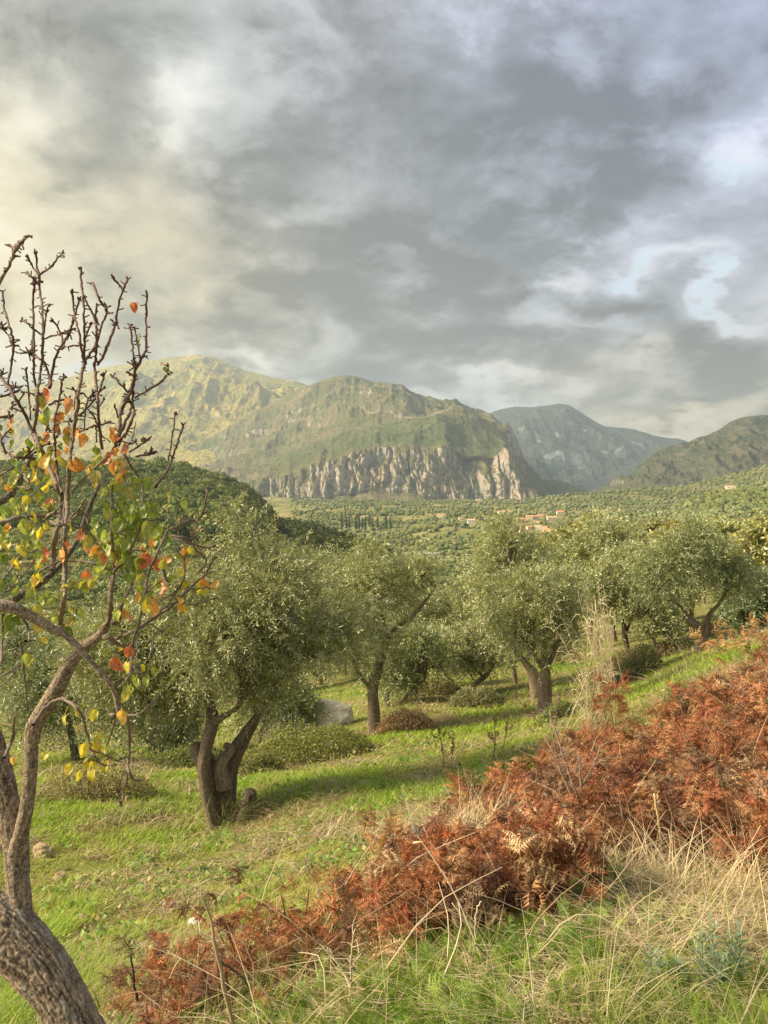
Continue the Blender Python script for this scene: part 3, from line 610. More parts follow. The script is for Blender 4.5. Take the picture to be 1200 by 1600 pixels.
# ------------------------------------------------------------------ olive trees
def leaf_quads(p, ax, nrm, L, W):
    s = unit(np.cross(ax, nrm)); L = L[:, None]; W = W[:, None]
    return np.stack([p, p + ax * L * .45 + s * W * .5, p + ax * L, p + ax * L * .45 - s * W * .5], 1).reshape(-1, 3)
def sprays(cen, outd, ntw, nlf, tw, leafL, leafW, seed, base_col, tip_col, droop=.35, lush=0.0):
    """leafy twigs around cluster centres -> V,F,C and the twig lines"""
    r = np.random.default_rng(seed); n = len(cen)
    c = np.repeat(cen, ntw, 0); o = np.repeat(outd, ntw, 0); N = len(c)
    d = unit(o * .7 + np.array([0, 0, .35]) + r.normal(0, .62, (N, 3))); st = c + r.normal(0, 1, (N, 3)) * tw * .25
    ln = tw * (.6 + .8 * r.random(N))
    t = (np.arange(nlf) + .6) / nlf
    pos = st[:, None] + d[:, None] * (ln[:, None] * t)[..., None]; pos[..., 2] -= droop * ln[:, None] * t ** 2
    dd = d[:, None] - np.array([0, 0, 1.]) * (droop * 2 * t)[None, :, None]; dd = unit(dd)
    side = unit(np.cross(dd, r.normal(size=(N, 1, 3)) + np.zeros((1, nlf, 1))))
    ph = (np.arange(nlf) % 2 * 2 - 1)[None, :, None]
    ax = unit(dd * .75 + side * ph * .75 + r.normal(0, .22, (N, nlf, 3)))
    nr_ = unit(np.cross(ax, dd) + r.normal(0, .6, ax.shape)); M = N * nlf
    V = leaf_quads(pos.reshape(-1, 3), ax.reshape(-1, 3), nr_.reshape(-1, 3), leafL * (.7 + .6 * r.random(M)), leafW * (.8 + .4 * r.random(M)))
    k = np.repeat(r.random(N), nlf) * .6 + r.random(M) * .4
    C = np.array(base_col) * (1 - k[:, None]) + np.array(tip_col) * k[:, None]; C = C * (.75 + .5 * r.random((M, 1)))
    tw_pts = np.stack([st, st + d * ln[:, None] * .5 - np.array([0, 0, 1.]) * (droop * .25 * ln)[:, None], pos[:, -1]], 1)
    return V, np.arange(4 * M).reshape(-1, 4), np.repeat(C, 4, 0), tw_pts
def crown_points(lumps, n, seed, hole=.38, sc=.5):
    r = np.random.default_rng(seed); c = np.array([l[:3] for l in lumps]); R0 = np.array([l[3] for l in lumps]); wt = R0 ** 2.3; wt /= wt.sum()
    P_, O_ = [], []
    while len(P_) < n:
        i = r.choice(len(lumps), p=wt); d = unit(r.normal(size=3)); d[2] = d[2] * .9 + .08
        q = c[i] + d * R0[i] * (r.random() ** .42) * (1, .9, .92)
        if vn(q[0] / (sc) + q[1] / sc * .7 + 31 * seed, q[2] / sc + q[1] / sc * .5, seed) < hole and r.random() < .75: continue
        P_.append(q); O_.append(d)
    return np.array(P_), np.array(O_)
BARKC = (.24, .195, .15)
def rough_tube(mb, pts, rad, sides, seed, amp=.16, C=BARKC, knot=1.0):
    L = np.r_[0, np.cumsum(np.linalg.norm(np.diff(pts, axis=0), axis=1))]; th = np.arange(sides) / sides
    rr = np.maximum(rad, .01).mean()
    A, B = np.meshgrid(L / (rr * 5), th * 6, indexing='ij')
    tw = A * .8
    n = ridged(np.cos(th * 6.283)[None] * 1.6 + tw * .4, np.sin(th * 6.283)[None] * 1.6 + A * .55, 4, seed) - .45
    n2 = ridged(np.cos(th * 6.283)[None] * 4 + A * .2, np.sin(th * 6.283)[None] * 4 + A * .9, 3, seed + 5) - .45
    disp = amp * (n * 1.6 + n2 * .6) * knot
    V, F, T3 = tube(pts, rad, sides, True, disp)
    cc = np.array(C) * np.clip(1 + 1.0 * (n2 + n * .5), .55, 1.5)[..., None]; cc = np.concatenate([cc.reshape(-1, 3), [C]])
    mb.add(V, F, cc); mb.F.append(T3 + mb.n - len(V))
OB, OT = (.14, .175, .045), (.50, .50, .17)
def olive(base, lumps, trunks, d, label, seed, nclus, ntw=7, nlf=14, tw=.34, lL=.055, lW=.013, group='olive trees on the slope', bcol=OB, tcol=OT, sides=10, name='olive_tree', cat='olive tree', twigs=False, dep=.9, hole=.43, bark=BARKC, spread=.75, limbs=26):
    """base (px,py); lumps [(px,py,r,(depth offset))]; trunks [[(px,py,w),...]] traced from the ground up"""
    bp = P(base[0], base[1], d); bp[2] = float(H(bp[0], bp[1])) if abs(float(H(bp[0], bp[1])) - bp[2]) < .45 else bp[2]
    t = empty(name, bp, label, cat, group); r = np.random.default_rng(seed); LM = []
    for i, l in enumerate(lumps):
        off = l[3] if len(l) > 3 else r.uniform(-1, 1) * l[2] / 1200 * d * spread
        q = P(l[0], l[1], d + off); LM.append((q[0], q[1], q[2] + tw * .12, max(l[2] / 1200 * (d + off) - tw * .30, l[2] / 1200 * d * .6)))
    mb = MB(); ends = []
    for k, tr in enumerate(trunks):
        a = np.array([[*P(p[0], p[1], d + (p[3] if len(p) > 3 else 0)), p[2] / 2400 * d * .84] for p in tr])
        if k == 0 or tr[0][1] > base[1] - 12: a[0, 2] -= .12
        s = smooth_path(a, max(6, len(a) * 6)); rough_tube(mb, s[:, :3], s[:, 3], sides, seed + k, .20 if sides > 8 else .12, bark); ends.append((s[-1], s[len(s) // 2]))
    mb.build('trunk', M_bark, t, bp)
    cp, co = crown_points(LM, nclus, seed, hole, .28 * d / 8.5 + .12)
    mb = MB(); hubs = []
    srt = r.permutation(len(cp))[:limbs]
    E = np.array([e[0][:3] for e in ends])
    for q in cp[srt]:
        dist = np.linalg.norm(E - q, axis=1); j = int(np.argmin(dist + (E[:, 2] > q[2] + .3) * 2)); e = E[j]
        mid = (e + q) / 2 + (r.normal(0, .10, 3) + (0, 0, .12)) * dist[j] * .8
        r0 = min(ends[j][0][3] * .8, .012 + .02 * dist[j]); s = smooth_path([[*e, r0], [*mid, r0 * .6], [*q, .006 * d / 9]], 9)
        add_tube(mb, s[:, :3], np.maximum(s[:, 3], .004), 5, np.array(bark) * .9); hubs.append(s[5, :3])
    hubs = np.array(hubs) if hubs else E
    for q in cp[r.permutation(len(cp))[:limbs * 5]]:
        dist = np.linalg.norm(hubs - q, axis=1); e = hubs[int(np.argmin(dist))]
        s = smooth_path([e, (e + q) / 2 + r.normal(0, .08, 3) * dist.min(), q], 5); add_tube(mb, s, np.linspace(.009, .004, 5) * d / 9, 3, np.array(bark) * .85)
    V, F, C, tp = sprays(cp, co, ntw, nlf, tw, lL, lW, seed + 3, bcol, tcol)
    if twigs:
        for q in tp[r.permutation(len(tp))[:1200]]: add_tube(mb, q, [.0035, .0028, .0015], 3, (.20, .19, .13))
    mb.build('branch', M_bark, t, bp)
    mb = MB(); mb.add(V, F, C); mb.build('crown', M_olive, t, bp, smooth=False)
    return t
OL = 'olive trees on the slope'
olive((345, 1290), [(330, 990, 105), (425, 985, 95), (240, 1050, 90), (365, 905, 52), (375, 850, 32), (392, 815, 14), (366, 815, 16), (445, 920, 65), (190, 1070, 62), (300, 1095, 50), (490, 1025, 68), (400, 1075, 48), (160, 1000, 55), (500, 1065, 36), (290, 945, 50), (480, 990, 60), (230, 1120, 42), (440, 1090, 35), (420,860,38), (530, 1000, 60), (470, 900, 40), (555, 1010, 34), (420, 900, 40), (200, 1010, 60), (130, 1060, 45)],
  [[(350, 1292, 54, .0), (338, 1255, 46), (328, 1215, 38), (318, 1185, 34), (306, 1166, 30)], [(346, 1285, 50, .05), (350, 1240, 44, .05), (358, 1195, 36, .08), (380, 1155, 25, .1), (402, 1120, 17, .1), (430, 1080, 12, .2), (470, 1035, 9, .3)],
   [(338, 1283, 24, -.22), (322, 1232, 22, -.24), (318, 1195, 21, -.24), (324, 1160, 21, -.2), (332, 1125, 24, -.1), (326, 1095, 16, 0), (318, 1060, 11, 0)], [(330, 1130, 18, -.1), (352, 1118, 10, -.2), (372, 1105, 7, -.2)], [(352, 1230, 30, -.12), (346, 1195, 24, -.14), (362, 1172, 16, -.1), (352, 1164, 12, -.05)], [(404, 1120, 16, .1), (395, 1060, 10, .1), (380, 990, 7, .0), (372, 900, 5, 0)]],
  8.5, 'large olive tree with a split twisted trunk nearest on the grass, left of centre', 11, 700, 9, 18, .34, .052, .0115, OL, sides=28, twigs=True, limbs=40)
olive((586, 1143), [(560, 940, 72), (615, 920, 58), (515, 985, 62), (655, 905, 42), (575, 1020, 52), (505, 1030, 44), (640, 945, 36), (575, 885, 36), (480, 930, 50), (540, 900, 40), (590, 870, 22), (460, 1000, 45), (665, 930, 26)],
  [[(586, 1145, 25), (584, 1110, 22), (582, 1080, 21), (590, 1045, 17), (601, 1012, 16), (604, 990, 13)], [(602, 1000, 12), (622, 978, 9), (645, 962, 8), (668, 935, 5), (680, 915, 3)], [(602, 1000, 10), (598, 965, 7), (590, 930, 5)], [(583, 1080, 10), (560, 1050, 6), (540, 1010, 5)]],
  13.5, 'olive with a slim upright trunk and a bare limb reaching right, beside the pale rock', 12, 430, 7, 17, .38, .060, .014, OL, limbs=30)
olive((850, 1117), [(848, 960, 52), (862, 1005, 45), (815, 985, 42), (880, 960, 42), (825, 925, 45), (865, 920, 38), (885, 1010, 28), (838, 1035, 26)],
  [[(850, 1118, 30), (852, 1090, 27), (851, 1065, 27), (852, 1045, 18), (850, 1010, 10)], [(852, 1050, 12), (870, 1010, 7)], [(852, 1050, 12), (825, 1000, 7)]],
  13.5, 'dense olive with a short thick straight trunk beside the tall dry reeds', 13, 340, 7, 16, .34, .062, .015, OL)
olive((838, 1080), [(800, 890, 50), (785, 940, 45), (805, 975, 40), (765, 965, 32), (795, 845, 32), (770, 900, 34), (830, 870, 34), (800, 1000, 25), (790, 826, 16)],
  [[(838, 1082, 22), (834, 1055, 20), (818, 1032, 11), (800, 1012, 8)], [(820, 1034, 9), (838, 1010, 6)]],
  16.5, 'tall olive with a leaning dark trunk just behind the straight trunked one', 14, 370, 7, 15, .42, .072, .018, OL)
olive((806, 1060), [(768, 930, 34), (755, 965, 28), (780, 990, 25), (760, 880, 24)], [[(806, 1062, 8), (802, 1040, 9), (794, 1024, 8), (785, 1010, 6)], [(800, 1036, 6), (815, 1030, 4)]],
  20, 'olive with a thin crooked trunk seen through the gap left of the tall olive', 15, 150, 6, 11, .5, .10, .026, OL)
olive((740, 1083), [(722, 1022, 36), (762, 1022, 34), (742, 990, 30), (700, 1000, 26), (775, 1000, 22)], [[(738, 1084, 9), (741, 1070, 9), (757, 1058, 9), (768, 1045, 6)], [(757, 1058, 6), (742, 1046, 5), (730, 1035, 4)]],
  19, 'small round olive with a kinked trunk in the middle of the slope', 16, 190, 6, 11, .42, .09, .024, OL)
olive((712, 1086), [(693, 1030, 26), (680, 1010, 24), (705, 1012, 20)], [[(713, 1086, 5), (708, 1068, 5), (697, 1055, 4)]], 21, 'small olive with a thin bent stem left of the kinked one', 17, 110, 6, 10, .42, .10, .026, OL)
olive((652, 1096), [(642, 1040, 34), (668, 1020, 32), (690, 1038, 24), (625, 1065, 22)], [[(654, 1097, 7), (650, 1080, 7), (648, 1060, 5)], [(644, 1097, 5), (642, 1082, 4), (648, 1070, 4)]], 18, 'olive with two thin stems in the hollow right of the slim trunked one', 18, 180, 6, 11, .42, .09, .024, OL, tcol=(.38, .46, .12))
olive((607, 1106), [(612, 1060, 32), (628, 1025, 34), (600, 1010, 28), (650, 1000, 26)], [[(607, 1107, 10), (605, 1085, 10), (606, 1060, 6)], [(616, 1106, 5), (640, 1082, 5), (664, 1060, 4)]], 17, 'dark shaded olive with a leaning stem right behind the slim trunked one', 19, 190, 6, 11, .40, .085, .024, OL, tcol=(.34, .40, .12))
olive((1090, 1046), [(1062, 890, 50), (1120, 885, 46), (1090, 855, 40), (1025, 900, 38), (1150, 915, 36), (1040, 925, 24)],
  [[(1088, 1047, 17), (1092, 1020, 16), (1096, 1000, 18), (1092, 982, 18), (1080, 972, 15), (1069, 965, 11)], [(1096, 1002, 14), (1104, 980, 10), (1109, 960, 8), (1122, 945, 6), (1135, 925, 4)], [(1103, 994, 8), (1116, 980, 6), (1132, 970, 3)], [(1082, 972, 8), (1060, 945, 5), (1035, 935, 3)]],
  17, 'olive with a forked dark trunk, one limb cut off, above the bracken at the right', 20, 390, 7, 15, .40, .070, .017, OL, bcol=(.11, .16, .045), tcol=(.38, .42, .14), sides=14)
olive((1027, 1036), [(1020, 960, 32), (1000, 945, 28), (1040, 985, 20), (1010, 990, 18)], [[(1026, 1037, 10), (1030, 1018, 9), (1036, 1005, 6), (1044, 995, 4)], [(1030, 1018, 7), (1022, 1000, 5), (1012, 990, 3)]], 21, 'small gnarled olive between the reeds and the forked one', 21, 150, 6, 11, .42, .10, .026, OL, hole=.45)
olive((984, 1040), [(975, 935, 48), (945, 905, 44), (950, 955, 34), (1005, 890, 38), (980, 880, 34)], [[(990, 1040, 14), (982, 1020, 11), (977, 1000, 11), (975, 975, 8)], [(977, 990, 6), (990, 960, 4)]], 22, 'olive with a dark ivy skirted trunk behind the dry reeds', 22, 300, 6, 12, .5, .11, .028, OL)
olive((935, 1045), [(925, 870, 42), (895, 890, 36), (960, 850, 38), (910, 930, 34), (940, 830, 26)], [[(936, 1046, 7), (934, 1000, 6), (936, 960, 5), (938, 920, 4)]], 26, 'tall thin stemmed olive behind the dry reeds, left of the ivy skirted one', 23, 280, 6, 12, .6, .13, .034, OL)
olive((120, 1205), [(90, 1060, 62), (35, 1070, 55), (150, 1130, 48), (60, 1120, 50), (225, 1150, 40), (120, 1010, 40), (10, 1010, 40), (190, 1165, 25)], [[(120, 1206, 18), (116, 1170, 15), (108, 1130, 12), (98, 1090, 8)]], 13.5, 'dark olive behind the autumn coloured pear tree at the left edge', 24, 330, 7, 12, .42, .08, .02, OL, bcol=(.08, .12, .035), tcol=(.30, .36, .12))
olive((255, 1195), [(258, 1140, 42), (215, 1120, 34), (290, 1130, 34), (240, 1090, 34)], [[(250, 1196, 11), (252, 1165, 9), (246, 1140, 7)]], 14.5, 'low dark olive whose thin trunk shows left of the large split trunk', 25, 180, 7, 12, .42, .085, .021, OL, bcol=(.07, .11, .03), tcol=(.26, .32, .10))
olive((403, 1164), [(420, 1105, 34), (458, 1112, 34), (440, 1075, 34), (395, 1125, 18)], [[(403, 1165, 8), (407, 1148, 8), (412, 1130, 6)], [(407, 1148, 4), (420, 1138, 3)]], 15.5, 'small shaded olive seen under the crown of the large split trunked one', 26, 150, 6, 12, .40, .085, .022, OL, bcol=(.08, .13, .035), tcol=(.30, .36, .11))
# other kinds at the right
DEC = 'autumn tinted trees behind the olives'
for (b, lm, d_, lab, bc, tc, sd_, nc_) in [
  ((872, 1030), [(868, 862, 28), (885, 890, 28), (865, 905, 24), (890, 850, 20)], 30, 'yellow green leafy tree between the two tall olive crowns, one red tuft at its top', (.18, .21, .03), (.55, .50, .08), 41, 230),
  ((1060, 1010), [(1062, 838, 24), (1040, 858, 26), (1075, 862, 22)], 38, 'yellowing bushy tree behind the forked olive, to its left', (.22, .21, .04), (.68, .56, .10), 42, 200),
  ((1135, 1005), [(1130, 845, 34), (1105, 870, 28), (1150, 870, 30), (1120, 830, 18)], 36, 'pale yellow green tree behind the forked olive, directly above it', (.20, .24, .04), (.60, .58, .12), 43, 260),
  ((1185, 1000), [(1180, 850, 32), (1200, 880, 38), (1165, 885, 30), (1195, 830, 20)], 34, 'golden green tree at the right edge, behind the dark evergreen', (.20, .22, .04), (.64, .55, .11), 44, 260),
  ((1010, 1010), [(1005, 845, 26), (1030, 835, 20), (985, 860, 22)], 40, 'brownish green tree standing behind the ivy skirted olive', (.18, .18, .05), (.46, .42, .13), 45, 200),
  ((925, 1010), [(930, 825, 20), (912, 838, 20)], 44, 'small golden topped tree furthest back above the thin stemmed olive', (.2, .2, .04), (.60, .52, .12), 46, 130),
  ((1160, 1035), [(1158, 960, 30), (1188, 955, 34), (1172, 990, 28), (1185, 920, 28), (1145, 985, 18)], 24, 'dark evergreen bushy tree at the right edge above the bracken', (.05, .09, .03), (.18, .27, .06), 47, 300)]:
    olive(b, lm, [[(b[0], b[1], 8), (b[0] - 2, b[1] - 60, 7), (lm[0][0], lm[0][1], 4)]], d_, lab, sd_, nc_, 6, 10, .5 if d_ > 28 else .4, .17 if d_ > 28 else .10, .09 if d_ > 28 else .05, DEC, bcol=bc, tcol=tc, name='leafy_tree', cat='tree', limbs=14)
# farther olives down the slope: one of each kind, then copies
def copy_tree(root, loc, rz, s, label):
    c = root.copy(); col.objects.link(c); c.location = loc; c.rotation_euler = (0, 0, rz); c.scale = (s, s, s * random.uniform(.9, 1.1)); c['label'] = label
    for ch in root.children:
        k = ch.copy(); col.objects.link(k); k.parent = c
    return c
FAR = []
fars = [(655, 34, 1.0), (700, 37, 1.1), (735, 34, 1.0), (628, 40, 1.0), (675, 46, 1.1), (715, 48, 1.05), (752, 50, 1.1), (650, 58, 1.1), (694, 64, 1.0), (733, 66, 1.1), (665, 80, 1.1), (712, 84, 1.1), (750, 88, 1.2), (690, 105, 1.2), (735, 112, 1.2), (648, 100, 1.2),
        (560, 34, 1.1), (500, 38, 1.1), (430, 34, 1.1), (540, 52, 1.2), (470, 58, 1.2), (590, 60, 1.1), (400, 62, 1.2), (20, 26, 1.0), (-30, 34, 1.1), (70, 46, 1.1), (130, 40, 1.1), (30, 62, 1.1), (200, 36, 1.1), (260, 50, 1.1), (150, 75, 1.1), (330, 52, 1.1), (90, 95, 1.1), (230, 90, 1.1), (20, 110, 1.2),
        (960, 32, 1.1), (1080, 30, 1.0), (1030, 44, 1.1), (880, 40, 1.1), (1150, 44, 1.1), (930, 56, 1.1), (1100, 58, 1.2), (1000, 66, 1.2), (1180, 62, 1.2), (850, 62, 1.1), (900, 80, 1.2), (1060, 85, 1.3), (820, 48, 1.0), (840, 90, 1.2)]
def where(px_, d_):
    if px_ < 380: s = 'behind the pear tree'
    elif px_ < 610: s = 'behind the slim trunked olive'
    elif px_ < 790: s = 'in the gap between two crowns'
    else: s = 'behind the right hand olives'
    return s
order = {}
for i, (px_, d_, s_) in enumerate(fars): order.setdefault(where(px_, d_), []).append((d_, i))
rank = {}
ORD = ['nearest', 'second nearest', 'third nearest', 'fourth nearest', 'fifth nearest', 'sixth nearest', 'seventh nearest', 'eighth nearest', 'ninth nearest', 'tenth nearest', 'eleventh nearest', 'twelfth nearest', 'thirteenth nearest', 'fourteenth nearest', 'fifteenth nearest', 'farthest but one', 'farthest']
for k_, v_ in order.items():
    for q, (_, i) in enumerate(sorted(v_)): rank[i] = 'farthest' if q == len(v_) - 1 else ORD[q]
protos = []
for i, (px_, d_, s_) in enumerate(fars):
    x_ = (px_ - 600) / 1200 * d_; z_ = float(H(x_, d_)); lab = 'olive down the slope, %s of those %s' % (rank[i], where(px_, d_))
    if i < 3:
        _, by = proj(x_, d_, z_); u = d_ / 1200
        lm = [(px_ + a / u, by - b / u, c / u) for a, b, c in [(-.9, 2.1, .95), (.8, 2.2, 1.0), (0, 2.9, .95), (-.2, 1.9, 1.1), (1.3, 1.6, .6), (-1.5, 1.6, .6)]][:6 - i]
        protos.append(olive((px_, by), lm, [[(px_, by, .28 / u), (px_ + .1 / u, by - .7 / u, .22 / u), (px_ - .2 / u, by - 1.4 / u, .12 / u)], [(px_ + .08 / u, by - .7 / u, .14 / u), (px_ + .7 / u, by - 1.6 / u, .08 / u)]], d_, lab, 50 + i, 150, 6, 9, .5, .17, .05, 'olive trees down the far slope', limbs=10))
    else:
        c = copy_tree(protos[i % 3], (x_, d_, z_ - .05), random.uniform(0, 6.28), s_ * random.uniform(.9, 1.15), lab); c['group'] = 'olive trees down the far slope'

# ------------------------------------------------------------------ the autumn pear tree at the left, traced limb by limb
PD = 1.95
pb = P(215, 1830, 1.85); pb[2] = float(H(pb[0], pb[1]))
pear = empty('pear_tree', pb, 'pear tree with bare reddish shoots and orange and green autumn leaves at the left edge', 'pear tree')
PB = (.29, .225, .175); PT = (.16, .095, .08); PG = (.34, .27, .225)
def plump(mb, tr, d0, d1, n, sides, C, seed, amp):
    a = np.array([[*P(p[0], p[1], d0 + (d1 - d0) * i / max(1, len(tr) - 1)), p[2] / 2400 * (d0 + (d1 - d0) * i / max(1, len(tr) - 1))] for i, p in enumerate(tr)])
    s = smooth_path(a, n); return s
def barky(mb, s, sides, seed, C, amp=.10, freq=9):
    """trunk with real fissured bark: long plates along the limb"""
    pts, rad = s[:, :3], s[:, 3]; L = np.r_[0, np.cumsum(np.linalg.norm(np.diff(pts, axis=0), axis=1))]; th = np.arange(sides) / sides * 2 * np.pi
    rr = max(rad.mean(), .006); A, B = np.meshgrid(L / rr, th, indexing='ij')
    wob = (fbm(A * 1.3, np.cos(B) * 2 + 5, 3, seed) - .5) * 1.6
    u = B * freq / 2 + wob; um = np.minimum(B, 2 * np.pi - B) * freq / 2 + wob
    pl = ridged(um * 2.0 + 40, A * 1.1 + wob, 4, seed, .6); fine = ridged(um * 5 + 9, A * 4.0, 3, seed + 3, .6); big = fbm(A * .35, np.cos(B) * 1.2 + 3, 3, seed + 7) - .5
    disp = amp * ((np.clip(pl, .25, .75) - .5) * 1.5 + (fine - .45) * .5) + big * .16
    V, F, T3 = tube(pts, rad, sides, True, disp)
    k = np.clip(.75 + (pl - .42) * 2.6 + (fine - .4) * 1.3, .28, 2.0); lich = np.clip((fbm(A * 1.7, np.cos(B) * 5 + 9, 4, seed + 11) - .56) * 6, 0, 1)
    cc = np.array(C) * k[..., None]; cc = cc * (1 - lich[..., None] * .5) + np.array((.42, .40, .36)) * lich[..., None] * .5
    mb.add(V, F, np.concatenate([cc.reshape(-1, 3), [C]])); mb.F.append(T3 + mb.n - len(V))
TR_A = [(212, 1850, 84), (180, 1745, 78), (145, 1655, 74), (115, 1598, 70), (86, 1543, 72), (52, 1499, 80), (12, 1462, 90), (-40, 1432, 92), (-110, 1400, 90)]
TR_B = [(28, 1450, 46), (30, 1420, 38), (28, 1380, 36), (27, 1345, 36), (24, 1312, 38), (10, 1250, 36), (2, 1205, 34), (-8, 1165, 30), (-24, 1110, 28)]
TR_D = [(27, 1330, 26), (36, 1290, 22), (45, 1240, 20), (48, 1200, 20), (50, 1160, 22), (54, 1136, 25), (70, 1107, 25), (87, 1079, 25), (104, 1047, 22), (121, 1023, 19), (140, 1005, 17), (156, 992, 14), (167, 976, 12)]
mb = MB()
barky(mb, plump(mb, TR_A, 1.85, 2.0, 260, 0, 0, 0, 0), 120, 3, PB, .11, 13)
barky(mb, plump(mb, TR_B, 1.98, 2.05, 220, 0, 0, 0, 0), 56, 4, PB, .10, 9)
mb.build('trunk', M_pearbark, pear, pb)
mb = MB(); barky(mb, plump(mb, TR_D, 1.98, 1.93, 240, 0, 0, 0, 0), 44, 5, PB, .09, 7); mb.build('limb', M_pearbark, pear, pb)
TR_Q = [(-60, 915, 17), (-20, 940, 17), (17, 949, 18), (43, 960, 16), (65, 973, 15), (86, 985, 13), (94, 985, 11), (119, 1008, 10), (141, 1032, 9), (163, 1058, 9), (178, 1077, 9), (184, 1103, 8), (189, 1114, 11)]
mb = MB(); barky(mb, plump(mb, TR_Q, 1.72, 1.82, 260, 0, 0, 0, 0), 30, 6, PG, .10, 6)
TR_X = [(-40, 975, 14), (13, 941, 14), (35, 928, 12), (61, 912, 11), (90, 888, 9), (113, 858, 8), (125, 833, 7), (133, 810, 7), (145, 780, 7), (155, 757, 5)]
barky(mb, plump(mb, TR_X, 1.9, 2.1, 160, 0, 0, 0, 0), 22, 7, (.16, .14, .12), .10, 6)
TR_R = [(-30, 810, 15), (0, 785, 13), (17, 772, 12), (28, 755, 11), (38, 738, 10), (48, 718, 8)]
barky(mb, plump(mb, TR_R, 2.15, 2.2, 100, 0, 0, 0, 0), 22, 8, (.15, .135, .12), .16, 6)
mb.build('limb', M_pearbark, pear, pb)
